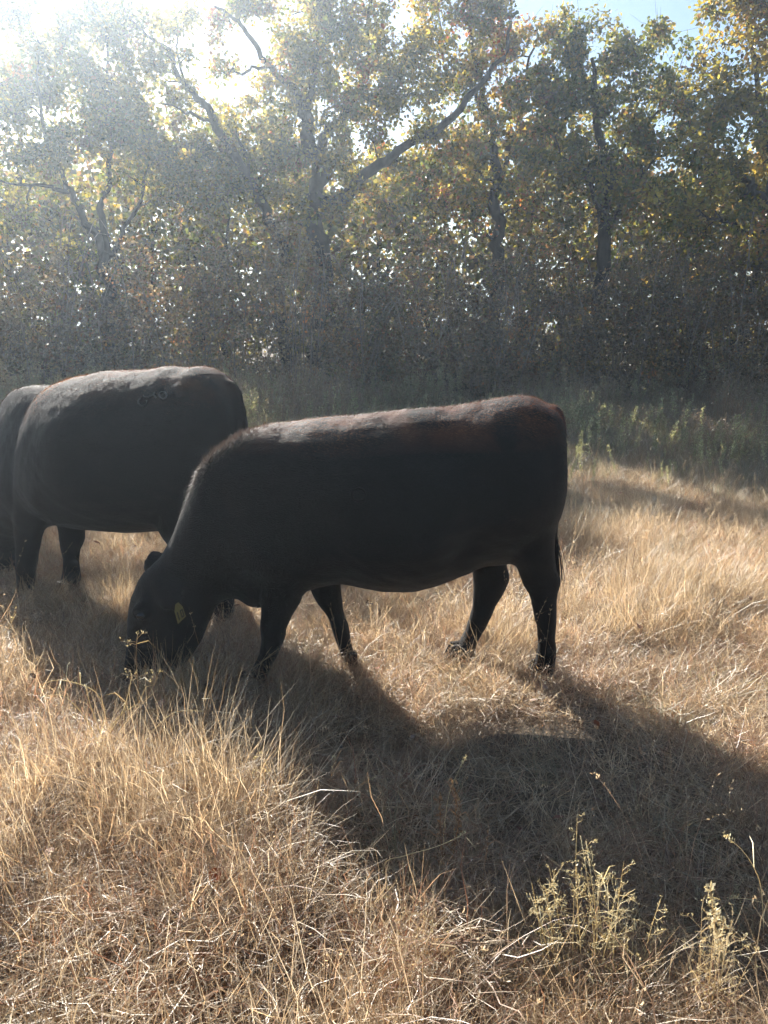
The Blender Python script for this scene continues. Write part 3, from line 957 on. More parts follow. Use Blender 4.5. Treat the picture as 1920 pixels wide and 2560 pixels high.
ey = nrm(P1(441, 1506, .19) - P1(455, 1552, .19)); ez = nrm(n1 * .55 - a1 * .85 + np.array((0, 0, .1))); ex = nrm(np.cross(ey, ez)); ez = np.cross(ex, ey)
oc = P1(448, 1530, .19)
tg = plate('ear_tag', [(-.028, -.042), (.028, -.034), (.026, .014), (.010, .040), (-.010, .040), (-.026, .014)], oc, ex, ey, ez, .003, M_TAG, cow1, off1)
tg['label'] = 'yellow plastic ear tag with dark digits'
for (x0, y0, x1, y1) in ((-.019, -.030, -.013, .006), (.001, -.028, .006, .006), (.014, -.028, .019, .006), (.0062, -.028, .0138, -.023), (.0062, .001, .0138, .006)):
    plate('digit_stroke', [(x0, y0), (x1, y0), (x1, y1), (x0, y1)], oc + ez * .0035, ex, ey, ez, .0012, M_INK, tg, off1)

# --- the larger cow behind, walking on to the left, its neck turned away
a2, n2, P2 = cow_frame((-1.45, 4.5), (-.972, .235))
G = Geo()
rows = [(594, 1020, 598, 1120, .08, 0, 0), (586, 985, 596, 1220, .17, 0, 0), (566, 950, 580, 1280, .24, 0, 0), (544, 930, 556, 1300, .28, 0, .04), (502, 914, 512, 1312, .32, 0, .05), (464, 918, 470, 1316, .35, 0, .06),
        (430, 914, 432, 1322, .37, 0, .08), (380, 923, 382, 1324, .40, 0, .12), (330, 925, 326, 1324, .44, 0, .14), (270, 927, 262, 1319, .45, 0, .14), (219, 936, 209, 1313, .42, 0, .10),
        (177, 947, 165, 1309, .37, 0, .06), (140, 961, 128, 1316, .315, 0, .03), (110, 982, 95, 1325, .25, -.02, .1), (86, 1030, 75, 1310, .15, -.04, .1)]
rows = resample(rows, 3)
loft(G, [ring(P2(q[0], q[1], q[5]), P2(q[2], q[3], q[5]), q[4], n2, ex=2.05, low=q[6]) for q in rows])
rows = [(165, 960, 160, 1300, .29, -.05, .22), (110, 962, 100, 1325, .285, -.075, .27), (63, 966, 60, 1345, .26, -.12, .27), (30, 980, 40, 1385, .225, -.18, .22), (-2, 1030, 30, 1420, .18, -.26, .15), (-45, 1105, 22, 1450, .155, -.31, .1),
        (-80, 1190, 12, 1475, .14, -.35, .05), (-108, 1270, 2, 1498, .125, -.38, .1), (-125, 1345, -12, 1518, .112, -.40, .1), (-130, 1410, -30, 1530, .09, -.42, 0), (-128, 1470, -48, 1538, .08, -.43, 0), (-118, 1515, -66, 1542, .062, -.43, 0)]
rows = resample(rows, 3)
loft(G, [ring(P2(q[0], q[1], q[5]), P2(q[2], q[3], q[5]), q[4], n2, ex=2.05, low=q[6]) for q in rows])
leg(G, P2, a2, n2, [(110, 1180, 70, .12, .7), (90, 1280, 52, .15, .7), (72, 1330, 34, .14, .75), (68, 1385, 26, .13, .85), (66, 1412, 24, .125, .95), (65, 1450, 20, .12, .95), (62, 1485, 20, .115, .95), (57, 1508, 23, .115, .95)])
leg(G, P2, a2, n2, [(180, 1200, 60, -.14, .7), (180, 1310, 33, -.15, .75), (179, 1348, 29, -.14, .85), (177, 1375, 21, -.135, .95), (178, 1396, 18, -.13, .95), (178, 1420, 19, -.13, .95), (178, 1441, 22, -.13, .95), (174, 1456, 24, -.13, .95)])
leg(G, P2, a2, n2, [(490, 1180, 100, .13, .7), (468, 1270, 84, .16, .7), (468, 1330, 68, .16, .7), (500, 1390, 52, .15, .7), (540, 1430, 40, .14, .62), (556, 1465, 28, .135, .8), (562, 1500, 22, .13, .95), (562, 1530, 24, .125, .95), (556, 1548, 25, .125, .95)])
leg(G, P2, a2, n2, [(500, 1180, 95, -.14, .7), (478, 1270, 75, -.16, .7), (490, 1330, 55, -.16, .7), (520, 1380, 42, -.15, .7), (548, 1415, 32, -.14, .7), (556, 1450, 22, -.135, .9), (552, 1480, 20, -.13, .95), (546, 1500, 22, -.13, .95)])
tl = resample([P2(u, v, o) for u, v, o in ((570, 950, 0), (592, 985, 0), (602, 1040, .01), (605, 1120, .02), (604, 1220, .03), (602, 1320, .03))], 4)
loft(G, [p + (np.cos(ph)[:, None] * a2 + np.sin(ph)[:, None] * n2) * (.034 - .02 * k / len(tl)) for k, p in enumerate(tl)])
ear(G, P2(-70, 1270, -.24), P2(-40, 1310, -.14), np.array((0, 0, 1.0)), .014)
ear(G, P2(-80, 1250, -.46), P2(-90, 1185, -.55), np.array((0, 0, 1.0)), .014)
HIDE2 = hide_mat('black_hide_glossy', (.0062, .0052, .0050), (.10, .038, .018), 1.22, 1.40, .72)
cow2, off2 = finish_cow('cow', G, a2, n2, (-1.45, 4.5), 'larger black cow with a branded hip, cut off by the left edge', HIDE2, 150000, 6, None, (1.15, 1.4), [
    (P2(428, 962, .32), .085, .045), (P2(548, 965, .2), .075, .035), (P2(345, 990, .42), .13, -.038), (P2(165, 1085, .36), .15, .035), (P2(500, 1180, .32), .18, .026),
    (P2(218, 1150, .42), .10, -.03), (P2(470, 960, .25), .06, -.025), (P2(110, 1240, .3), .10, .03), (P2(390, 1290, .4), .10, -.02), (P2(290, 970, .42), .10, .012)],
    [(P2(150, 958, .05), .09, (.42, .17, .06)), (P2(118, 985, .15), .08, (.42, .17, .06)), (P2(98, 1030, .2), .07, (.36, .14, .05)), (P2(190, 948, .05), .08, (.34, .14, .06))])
for (u, v, hw, lo) in ((52, 1522, 25, .115), (172, 1468, 25, -.13), (550, 1558, 26, .125), (542, 1512, 23, -.13)):
    hoof(cow2, off2, P2, a2, n2, u, v, hw, lo)

# brand scars on the larger cow's hip, laid onto the hide
from mathutils.bvhtree import BVHTree
body2 = [o for o in cow2.children if o.name.startswith('body')][0]
bv = BVHTree.FromPolygons([v.co.copy() for v in body2.data.vertices], [tuple(p.vertices) for p in body2.data.polygons])
offv = Vector(off2)


def on_hide(u, v):
    d = Vector(ray(u, v)).normalized()
    h = bv.ray_cast(Vector(CAMP) - offv, d)
    return (np.array(h[0]) + np.array(h[1]) * .003) if h[0] is not None else None


def brand(uv):
    pts = [on_hide(*q) for q in uv]
    pts = [p for p in pts if p is not None]
    if len(pts) < 3: return
    g = Geo(); tube(g, np.array(pts), np.full(len(pts), .0042), (1, 1, 1), 6)
    o = link('brand_mark', g.mesh('brand_mark', True), cow2, M_SCAR)


body1 = [o for o in cow1.children if o.name.startswith('body')][0]
bv1 = BVHTree.FromPolygons([v.co.copy() for v in body1.data.vertices], [tuple(p.vertices) for p in body1.data.polygons])
pts = []
for t in np.linspace(0, 2 * math.pi, 26):
    h_ = bv1.ray_cast(Vector(CAMP) - Vector(off1), Vector(ray(897 + 17 * math.cos(t), 1237 + 16 * math.sin(t))).normalized())
    if h_[0] is not None: pts.append(np.array(h_[0]) + np.array(h_[1]) * .001)
g = Geo(); tube(g, np.array(pts), np.full(len(pts), .0045), (1, 1, 1), 6)
link('flank_ring', g.mesh('flank_ring', True), cow1, plain('flank_ring_dark', (.012, .010, .009), .7, .1, .3))  # thin dark ring laid onto the near cow's flank
brand([(408 + 9 * math.cos(t), 989 + 8.5 * math.sin(t)) for t in np.linspace(0, 6.4, 22)])
brand([(357 + 11 * math.cos(t), 1005 + 10 * math.sin(t)) for t in np.linspace(-.4, 4.2, 18)])
brand([(359, 991), (364, 994), (371, 993), (377, 990), (383, 988), (388, 991), (391, 996)])
brand([(383, 988), (386, 984), (389, 981)])


# ------------------------------------------------------------ grass tufts (sources for the instanced sward)
STRAW = [(.60, .48, .32), (.52, .40, .25), (.68, .57, .40), (.45, .32, .19), (.40, .27, .16), (.57, .44, .27)]
REDGR = [(.48, .29, .18), (.43, .24, .15), (.53, .36, .23), (.57, .43, .28), (.36, .19, .11)]
DARKG = [(.27, .18, .12), (.22, .14, .09), (.33, .21, .14), (.38, .27, .18)]
GREENG = [(.29, .28, .16), (.34, .32, .20), (.25, .25, .14), (.38, .33, .21), (.34, .29, .19)]
GREYG = [(.42, .35, .26), (.36, .29, .21), (.48, .38, .27), (.32, .27, .19), (.40, .29, .19)]


def blades(geo, r, n, rad, ln, lean, curl, width, pal, K=5, kink=0.0):
    a = r.uniform(0, 6.28, n); q = rad * np.sqrt(r.uniform(0, 1, n))
    p0 = np.stack((np.cos(a) * q, np.sin(a) * q, np.full(n, -.01)), -1)
    az = r.uniform(0, 6.28, n)
    l0 = np.radians(r.uniform(lean[0], lean[1], n)); cu = np.radians(r.uniform(curl[0], curl[1], n))
    L = r.uniform(ln[0], ln[1], n)
    pts = [p0]
    for k in range(1, K):
        th = np.clip(l0 + cu * (k - .5) / (K - 1), 0, math.radians(108))
        azk = az + r.normal(0, kink, n)
        d = np.stack((np.sin(th) * np.cos(azk), np.sin(th) * np.sin(azk), np.cos(th)), -1)
        pts.append(pts[-1] + d * (L / (K - 1))[:, None])
    pts = np.stack(pts, 1)
    pts[:, :, 2] = np.maximum(pts[:, :, 2], .004 + .02 * r.rand(n)[:, None] * (np.arange(K) > 0))
    w = r.uniform(width[0], width[1], n)[:, None] * np.interp(np.linspace(0, 1, K), (0, .3, .75, 1), (.8, 1, .75, .12))[None, :]
    sd = nrm(np.stack((-np.sin(az), np.cos(az), r.normal(0, .5, n)), -1))
    pal = np.array(pal)
    ribbons(geo, pts, w, sd, pal[r.choice(len(pal), n)] * r.uniform(.75, 1.2, (n, 1)))
    return pts


def seeds(geo, r, pts, size, pal, per=5, span=.35):
    """small seed husks along the top part of stems"""
    N, K, _ = pts.shape
    t = 1 - r.uniform(0, span, (N, per))
    i = np.clip((t * (K - 1)).astype(int), 0, K - 2); fr = t * (K - 1) - i
    nn = np.arange(N)[:, None]
    c = (pts[nn, i] * (1 - fr[..., None]) + pts[nn, i + 1] * fr[..., None]).reshape(-1, 3)
    M = len(c)
    ax = nrm(r.normal(0, .6, (M, 3)) + np.array((0, 0, .8))); sd = nrm(np.cross(ax, r.normal(0, 1, (M, 3))))
    s = r.uniform(size * .6, size * 1.4, (M, 1)); c = c + r.normal(0, size * .25, (M, 3))
    v = np.stack((c, c + ax * s * .5 + sd * s * .22, c + ax * s, c + ax * s * .5 - sd * s * .22), 1).reshape(-1, 3)
    b = np.arange(M) * 4
    pal = np.array(pal)
    geo.add(v, np.stack((b, b + 1, b + 2, b + 3), -1), np.repeat(pal[r.choice(len(pal), M)], 4, axis=0))


def weed_geo(r, h, pal, nleaf=60, tip=True):
    """upright leafy weed: stem, ascending narrow leaves, feathery tip"""
    g = Geo()
    K = 7
    d = np.array((r.normal(0, .10), r.normal(0, .10), 1.0))
    p = np.zeros(3); P_ = [p]
    for k in range(K - 1):
        d = d + r.normal(0, .05, 3); p = p + d * h / (K - 1); P_.append(p)
    P_ = np.array(P_)
    tube(g, P_, np.linspace(.0035, .0012, K), np.array(pal[-1]) * .7, 4)
    t = r.uniform(.12, 1, nleaf); i = np.clip((t * (K - 1)).astype(int), 0, K - 2); fr = (t * (K - 1) - i)[:, None]
    c = P_[i] * (1 - fr) + P_[i + 1] * fr
    az = r.uniform(0, 6.28, nleaf); el = r.uniform(.2, 1.2, nleaf)
    dd = np.stack((np.cos(az) * np.cos(el), np.sin(az) * np.cos(el), np.sin(el)), -1)
    ln = (.10 * (1 - .65 * t) * r.uniform(.5, 1.3, nleaf))[:, None] * (h / .6) ** .6
    pts = np.stack((c, c + dd * ln * .5, c + dd * ln + np.array((0, 0, -.25)) * ln), 1)
    pal_ = np.array(pal)
    ribbons(g, pts, np.tile((.007, .014, .002), (nleaf, 1)), nrm(np.cross(dd, r.normal(0, 1, (nleaf, 3)))), pal_[r.choice(len(pal_), nleaf)] * r.uniform(.7, 1.3, (nleaf, 1)))
    if tip:
        seeds(g, r, P_[None].repeat(26, 0) + r.normal(0, .016, (26, 1, 3)), .034, pal, 2, .4)
    return g


tuft_col = bpy.data.collections.new('tuft_sources')       # not linked to the scene
TI = {}
cnt = [0]


def src(kind, geo, mat):
    me = geo.mesh('tuft')
    me.materials.append(mat)
    o = bpy.data.objects.new('tuft_%03d' % cnt[0], me)
    tuft_col.objects.link(o)
    TI.setdefault(kind, []).append(cnt[0])
    cnt[0] += 1


def shifted(geo, sub, sh):
    n0 = geo.n
    geo.v += [v_ + sh for v_ in sub.v]; geo.c += sub.c
    for kk, fl in sub.f.items(): geo.f.setdefault(kk, []).extend([f_ + n0 for f_ in fl])
    geo.n += sub.n


def patch(kind, mat, R, clumps, fn, r):
    """a patch of sward of radius R built from many small clumps"""
    g = Geo()
    for q in range(clumps):
        a = r.uniform(0, 6.28); d = R * math.sqrt(r.uniform(0, 1))
        sub = Geo(); fn(sub, r, r.uniform(.7, 1.25))
        shifted(g, sub, np.array((math.cos(a) * d, math.sin(a) * d, 0)))
    src(kind, g, mat)


def f_mat(g, r, h):
    q = r.rand()
    pal = STRAW if q < .58 else REDGR + STRAW[:2] if q < .78 else DARKG if q < .94 else GREENG
    h = h * r.choice((.55, .9, 1.0, 1.35))
    blades(g, r, 44, .11, (.07 * h, .24 * h), (40, 90), (-25, 60), (.0013, .0030), pal, 5, .55)
    blades(g, r, 26, .08, (.06 * h, .18 * h), (5, 60), (0, 90), (.0012, .0026), pal, 4, .5)


def f_fine(g, r, h):
    blades(g, r, 46, .09, (.14 * h, .34 * h), (3, 40), (5, 75), (.0012, .0024), STRAW[:4], 5, .2)


def f_bunch(g, r, h):
    pal = REDGR + STRAW[:2] if r.rand() < .7 else STRAW
    if r.rand() < .15: pal = DARKG
    blades(g, r, 48, .08, (.06 * h, .22 * h), (8, 75), (0, 100), (.0012, .0025), pal, 6, .6)
    blades(g, r, 3, .06, (.16 * h, .32 * h), (5, 55), (10, 95), (.0012, .0022), pal, 7, .25)


def f_stem(g, r, h):
    p = blades(g, r, 2, .05, (.30 * h, .60 * h), (4, 42), (0, 60), (.0014, .0024), STRAW[:3] + REDGR[2:4], 7, .10)
    seeds(g, r, p, .011, STRAW, 10, .3)


def f_grey(g, r, h):
    blades(g, r, 30, .13, (.15 * h, .36 * h), (25, 80), (0, 60), (.003, .007), GREYG if r.rand() < .7 else GREENG, 4, .3)
    blades(g, r, 8, .1, (.15 * h, .36 * h), (3, 40), (0, 55), (.003, .006), GREYG + GREENG, 4, .15)


WG = [(.37, .36, .23), (.44, .42, .28), (.31, .30, .19), (.48, .41, .29), (.42, .34, .24)]
WB = [(.40, .30, .21), (.34, .25, .17), (.46, .36, .25), (.30, .25, .18)]


def f_weed(g, r, h):
    shifted(g, weed_geo(r, .6 * h * r.uniform(.6, 1.2), WG if r.rand() < .6 else WB, 40), np.zeros(3))


def f_tall(g, r, h):
    p = blades(g, r, 8, .10, (.35 * h, .75 * h), (2, 20), (0, 35), (.003, .007), GREYG + REDGR[:2], 5, .08)
    seeds(g, r, p, .03, GREYG, 6, .3)


r = np.random.RandomState(12)
for k in range(4): patch('mat', M_GRASS, .8, 118, f_mat, r)
for k in range(4): patch('fine', M_GRASS, .20, 9, f_fine, r)
for k in range(4): patch('bunch', M_GRASS, .15, 6, f_bunch, r)
for k in range(4): patch('stem', M_GRASS, .30, 6, f_stem, r)
for k in range(4): patch('grey', M_GRASS, 1.2, 180, f_grey, r)
for k in range(4): patch('weed', M_WEED, .8, 44, f_weed, r)
for k in range(3): patch('tall', M_GRASS, .8, 48, f_tall, r)


def scatter_node_group():
    ng = bpy.data.node_groups.new('scatter', 'GeometryNodeTree')
    ng.interface.new_socket('Geometry', in_out='INPUT', socket_type='NodeSocketGeometry')
    ng.interface.new_socket('Geometry', in_out='OUTPUT', socket_type='NodeSocketGeometry')
    N, L = ng.nodes.new, ng.links.new
    gi, go = N('NodeGroupInput'), N('NodeGroupOutput')
    ci = N('GeometryNodeCollectionInfo')
    ci.inputs['Collection'].default_value = tuft_col
    ci.inputs['Separate Children'].default_value = True
    ci.inputs['Reset Children'].default_value = True
    ip = N('GeometryNodeInstanceOnPoints')
    ip.inputs['Pick Instance'].default_value = True

    def na(name, dt):
        q = N('GeometryNodeInputNamedAttribute'); q.data_type = dt; q.inputs['Name'].default_value = name
        return q.outputs['Attribute']
    e2r = N('FunctionNodeEulerToRotation')
    L(gi.outputs[0], ip.inputs['Points']); L(ci.outputs[0], ip.inputs['Instance'])
    L(na('idx', 'INT'), ip.inputs['Instance Index'])
    L(na('rot', 'FLOAT_VECTOR'), e2r.inputs[0]); L(e2r.outputs[0], ip.inputs['Rotation'])
    L(na('scl', 'FLOAT_VECTOR'), ip.inputs['Scale'])
    L(ip.outputs[0], go.inputs[0])
    return ng


SCATTER = scatter_node_group()


def scatter(name, pts, idx, rot, scl, label, cat):
    me = bpy.data.meshes.new(name)
    me.vertices.add(len(pts)); me.vertices.foreach_set('co', pts.astype(np.float32).ravel())
    for nm, dt, arr, key in (('idx', 'INT', idx.astype(np.int32), 'value'), ('rot', 'FLOAT_VECTOR', rot.astype(np.float32), 'vector'), ('scl', 'FLOAT_VECTOR', scl.astype(np.float32), 'vector')):
        at = me.attributes.new(nm, dt, 'POINT'); at.data.foreach_set(key, arr.ravel())
    o = link(name, me)
    md = o.modifiers.new('scatter', 'NODES'); md.node_group = SCATTER
    tag(o, label, cat, kind='stuff')
    return o


def pick(r, kinds, n):
    pool = np.concatenate([np.array(TI[k]) for k in kinds])
    return pool[r.randint(0, len(pool), n)]


def field(name, label, x0, x1, y0, y1, dens, kinds, smin, smax, tilt, seed, keep=None, hmul=None):
    r = np.random.RandomState(seed)
    n = int((x1 - x0) * (y1 - y0) * dens)
    d_ = 1 / math.sqrt(dens)
    x, y = np.meshgrid(np.arange(x0, x1, d_), np.arange(y0, y1, d_))
    x = x.ravel() + r.uniform(-.5, .5, x.size) * d_; y = y.ravel() + r.uniform(-.5, .5, y.size) * d_; n = len(x)
    k = (np.abs(x) < 1.2 + .62 * np.maximum(y, 0))
    if keep is not None: k &= r.rand(n) < keep(x, y)
    x, y = x[k], y[k]; n = len(x)
    idx = pick(r, kinds, n)
    s = r.uniform(smin, smax, n)
    if hmul is not None: s = s * hmul(x, y)
    rot = np.stack((r.normal(0, tilt, n), r.normal(0, tilt, n), r.uniform(0, 6.28, n)), -1)
    scl = np.stack((s, s, s * r.uniform(.85, 1.15, n)), -1)
    return scatter(name, np.stack((x, y, gz(x, y)), -1), idx, rot, scl, label, 'grass')


def sm(v, a, b):
    return np.clip((v - a) / (b - a), 0, 1)


n_a = lambda x, y: .5 + .5 * noise2(x, y, 1.6, 1)
n_b = lambda x, y: .5 + .5 * noise2(x, y, 3.1, 2)
n_d = lambda x, y: .5 + .5 * noise2(x, y, 5.5, 4)
n_c = lambda x, y: .5 + .5 * noise2(x, y, .9, 3)
mound = lambda x, y: np.exp(-(((x + 1.05) / .75) ** 2 + ((y - 2.3) / .55) ** 2)) + np.exp(-(((x + .3) / .4) ** 2 + ((y - 2.0) / .3) ** 2))

field('matted_grass', 'matted dry straw grass covering the pasture around the cows', -6, 6, .5, 8.8, 1.9, ['mat'], .85, 1.15, .03, 1, hmul=lambda x, y: .72 + .5 * n_b(x, y) + .15 * sm(-x, .2, 1.2))
field('pale_grass', 'pale fine standing grass catching the sun right of the cows', -4, 6, 2.9, 8.6, 17, ['fine'], .65, 1.1, .10, 2, keep=lambda x, y: np.clip(sm(x, .9, 1.7) * sm(y, 3.4, 4.4) * sm(7.6 - y, 0, .8) * (.35 + .8 * n_a(x, y)) + .06 * n_b(x, y), 0, 1), hmul=lambda x, y: .7 + .5 * n_a(x, y))
field('reddish_bunch_grass', 'reddish tufted bunch grass mounded in the left foreground', -2.4, 2.6, 1.1, 3.6, 42, ['bunch', 'bunch', 'bunch', 'fine'], .8, 1.35, .12, 3, keep=lambda x, y: np.clip(mound(x, y) * 1.2 * (.1 + 1.2 * sm(n_d(x, y), .35, .75)) + .5 * sm(n_b(x, y), .55, .85) * sm(2.9 - y, 0, .6), 0, 1), hmul=lambda x, y: .75 + .4 * n_b(x, y))
field('tussock_grass', 'small dry tussocks dotting the sunlit pasture', -4, 5, 3.2, 8.6, 16, ['bunch', 'fine'], .55, 1.0, .12, 9, keep=lambda x, y: .7 * sm(n_b(x, y), .58, .85), hmul=lambda x, y: .6 + .7 * n_a(x, y))
field('stemmy_grass', 'thin seed stems standing above the matted grass', -4, 5, 1.0, 8, 8, ['stem'], .6, 1.05, .10, 4, keep=lambda x, y: .15 + .85 * sm(n_a(x, y), .4, .8))
field('shaded_grass', 'grey brown grass in the shade before the thicket', -12, 12, 7.3, 17, .85, ['grey'], .9, 1.4, .05, 5, hmul=lambda x, y: .55 + .45 * sm(y, 8, 11))
field('weed_cover', 'grey green weeds massed along the foot of the thicket', -12, 12, 9.2, 15.8, 1.15, ['weed', 'weed', 'tall'], .7, 1.2, .06, 6, keep=lambda x, y: np.clip(.2 + .75 * n_c(x, y) + .5 * sm(y, 11.5, 14), 0, 1), hmul=lambda x, y: .6 + .5 * sm(y, 9, 13))
field('far_grass', 'dim grass and weeds under the trees', -15, 15, 15.6, 20, .55, ['tall', 'weed', 'grey'], 1.0, 1.6, .06, 8)


# ------------------------------------------------------------ weeds and stalks one can pick out
def copy_thing(o):
    c = o.copy(); C.objects.link(c)
    for ch in o.children:
        d = ch.copy(); C.objects.link(d); d.parent = c
    return c


r = np.random.RandomState(21)
WG2 = [(.44, .43, .26), (.52, .49, .32), (.38, .37, .22), (.55, .50, .35)]
protos = []
for k in range(5):
    me = weed_geo(r, r.uniform(.5, .8), WG2, 80).mesh('weed_stalk')
    me.materials.append(M_WEED)
    protos.append(me)
spots = []
for k in range(34):
    spots.append((r.uniform(600, 1180), r.uniform(1050, 1110), .85))
for k in range(62):
    spots.append((r.uniform(1405, 1940), 1045 + 125 * r.uniform(0, 1) ** 1.3, .9))
for k in range(34):
    spots.append((r.uniform(1400, 1940), r.uniform(1135, 1235), .6))
for k, (u, v, s_) in enumerate(spots):
    p = on_ground(u, v)
    o = link('weed_stalk', protos[k % 5])
    o.location = (p[0], p[1], float(gz(p[0], p[1])) - .01)
    o.rotation_euler = (r.normal(0, .08), r.normal(0, .08), r.uniform(0, 6.28))
    sc = s_ * r.uniform(.6, 1.1); o.scale = (sc, sc, sc)
    if u < 1200:
        tag(o, 'pale green weed stalk in the shade between the two cows backs', 'weed', 'green weeds above the grazing cow back')
    else:
        if k < 96: tag(o, 'pale green upright weed stalk in the shaded strip at right', 'weed', 'green weeds right of the grazing cow')
        else: tag(o, 'short pale weed sprig in the sunlit grass right of the cow rump', 'weed', 'short weeds in the sun')


def stalk_path(u0, v0, y, tips, sway=.0):
    """stem from ground below (u0,v0) at distance y through pixels at the same distance"""
    P_ = []
    for k, q in enumerate(tips):
        P_.append(at_y(q[0], q[1], y + (q[2] if len(q) > 2 else 0)))
    b = P_[0].copy(); b[2] = float(gz(b[0], b[1])) - .02
    return resample(np.vstack((b, P_)), 5)


def stalk(name, label, y, stems, col, rad=.0022, seed_col=None, seed_size=.012, seed_n=30, span=.35, twigs=0, cat='weed', leaf=0, sseed=0, branch=.07):
    r = np.random.RandomState(sseed)
    base = None
    parts = []
    for s_ in stems:
        P_ = stalk_path(0, 0, y, s_)
        if base is None: base = np.array((P_[0][0], P_[0][1], float(gz(P_[0][0], P_[0][1]))))
        parts.append(P_)
    rt = root(name, base)
    for P_ in parts:
        g = Geo()
        tube(g, P_ - base, np.linspace(rad, rad * .35, len(P_)), np.array(col), 5, True)
        link('stem', g.mesh('stem', True), rt, M_STALK)
        if leaf:
            g2 = Geo()
            i = r.randint(1, len(P_) - 2, leaf); c = P_[i] - base
            az = r.uniform(0, 6.28, leaf); el = r.uniform(.1, 1.1, leaf)
            dd = np.stack((np.cos(az) * np.cos(el), np.sin(az) * np.cos(el), np.sin(el)), -1); ln = r.uniform(.05, .14, (leaf, 1))
            pts = np.stack((c, c + dd * ln * .5 + np.array((0, 0, .01)), c + dd * ln + np.array((0, 0, -.3)) * ln), 1)
            ribbons(g2, pts, np.tile((.0025, .0035, .0006), (leaf, 1)), nrm(np.cross(dd, r.normal(0, 1, (leaf, 3)))), np.tile(np.array(col) * 1.05, (leaf, 1)))
            link('leaf', g2.mesh('leaf'), rt, M_STALK)['kind'] = 'stuff'
        if twigs or seed_col is not None:
            g3 = Geo()
            K = len(P_)
            tips = []
            for q in range(twigs):
                t = 1 - r.uniform(0, 1) ** 1.2 * span
                i = int(min(t * (K - 1), K - 2)); c = P_[i] + (P_[i + 1] - P_[i]) * (t * (K - 1) - i) - base
                az = r.uniform(0, 6.28); el = r.uniform(.25, 1.0); L_ = branch * (1.15 - .8 * (t - (1 - span)) / span) * r.uniform(.6, 1.3)
                d = np.array((math.cos(az) * math.cos(el), math.sin(az) * math.cos(el), math.sin(el)))
                e = c + d * L_; m = (c + e) / 2 + r.normal(0, .004, 3)
                tube(g3, np.array((c, m, e)), (.0008, .0007, .0005), np.array(col), 3)
                tips.append(np.stack((c, m, e)))
                for _ in range(2):
                    s2 = c + d * L_ * r.uniform(.35, .95); e2 = s2 + nrm(d + r.normal(0, .6, 3)) * L_ * .4
                    tube(g3, np.array((s2, e2)), (.0006, .0004), np.array(col), 3)
                    tips.append(np.stack((s2, (s2 + e2) / 2, e2)))
            if seed_col is not None:
                if tips: seeds(g3, r, np.array(tips), seed_size, seed_col, 2, .35)
                else: seeds(g3, r, np.repeat((P_ - base)[None], seed_n, 0) + r.normal(0, seed_size * .3, (seed_n, 1, 3)), seed_size, seed_col, 2, span)
            link('seed_head', g3.mesh('seed_head'), rt, M_STALK)['kind'] = 'stuff'
    tag(rt, label, cat)
    return rt


PALE = (.74, .63, .38); TAN = (.48, .36, .20); RB = (.34, .19, .10)
SEEDP = [(.62, .55, .34), (.55, .46, .26)]
SEEDB = [(.34, .20, .10), (.42, .27, .14), (.26, .15, .08)]
# airy panicle grass, right foreground
stems = []
rr_ = np.random.RandomState(9)
for k in range(22):
    tu = rr_.uniform(1320, 1700); tv = 2060 + abs(tu - 1440) * .8 + rr_.uniform(-10, 170)
    bu = 1480 + (tu - 1480) * .55 + rr_.uniform(-45, 45)
    stems.append([(bu, 2500), (bu + (tu - bu) * .3, 2500 + (tv - 2500) * .4, rr_.normal(0, .04)), (bu + (tu - bu) * .65, 2500 + (tv - 2500) * .75, rr_.normal(0, .05)), (tu, tv, rr_.normal(0, .07))])
stems.insert(0, [(1465, 2500), (1452, 2380), (1440, 2200), (1443, 2035)])
stalk('panicle_grass_clump', 'airy pale yellow panicle grass clump in the right foreground', 1.72, stems, PALE, .0015, SEEDP, .007, 0, .66, 9, 'grass', 1, 3, .085)
stalk('fluffy_seed_stalk', 'thick seed stalk with a pale fluffy tip, right of the airy grass clump', 1.72, [[(1800, 2560), (1812, 2440), (1790, 2330), (1775, 2215)]], TAN, .0025, [(.62, .56, .40), (.5, .42, .25)], .016, 90, .55, 0, 'weed', 12, 4)
stalk('arching_grass_stem', 'long arching grass stem leaning in at the right edge', 1.85, [[(1912, 2440), (1905, 2240), (1885, 2170), (1850, 2120), (1808, 2088)], [(1914, 2420), (1920, 2280), (1880, 2250), (1825, 2245)]], PALE, .0016, SEEDP, .008, 14, .12, 0, 'grass', 2, 5)
stalk('brown_dock_stalk', 'pair of rusty brown dried seed stalks standing in the cow shadow', 2.1, [[(1128, 2300), (1112, 2200), (1102, 2080), (1099, 1990)], [(1122, 2290), (1130, 2160), (1146, 2040), (1130, 1950)]], RB, .0022, SEEDB, .013, 60, .6, 0, 'weed', 8, 6)
stalk('thin_spike_stem', 'single thin reddish spike stem right of the brown seed stalks', 2.0, [[(1196, 2330), (1205, 2220), (1216, 2130), (1222, 2055)]], (.42, .26, .14), .0015, SEEDB, .007, 22, .3, 0, 'grass', 3, 7)
stalk('bent_pale_stem', 'bent pale stem slanting across the foot of the brown seed stalks', 2.0, [[(960, 2165), (1010, 2140), (1080, 2120), (1130, 2100), (1166, 2080)]], PALE, .0022, SEEDP, .007, 8, .15, 0, 'grass', 2, 8)
stalk('tall_slanting_stem', 'tall slanting seed stem rising into the shadow above the brown stalks', 2.15, [[(1110, 2080), (1122, 1990), (1140, 1940), (1165, 1892)]], PALE, .0014, SEEDP, .007, 14, .2, 0, 'grass', 1, 9)
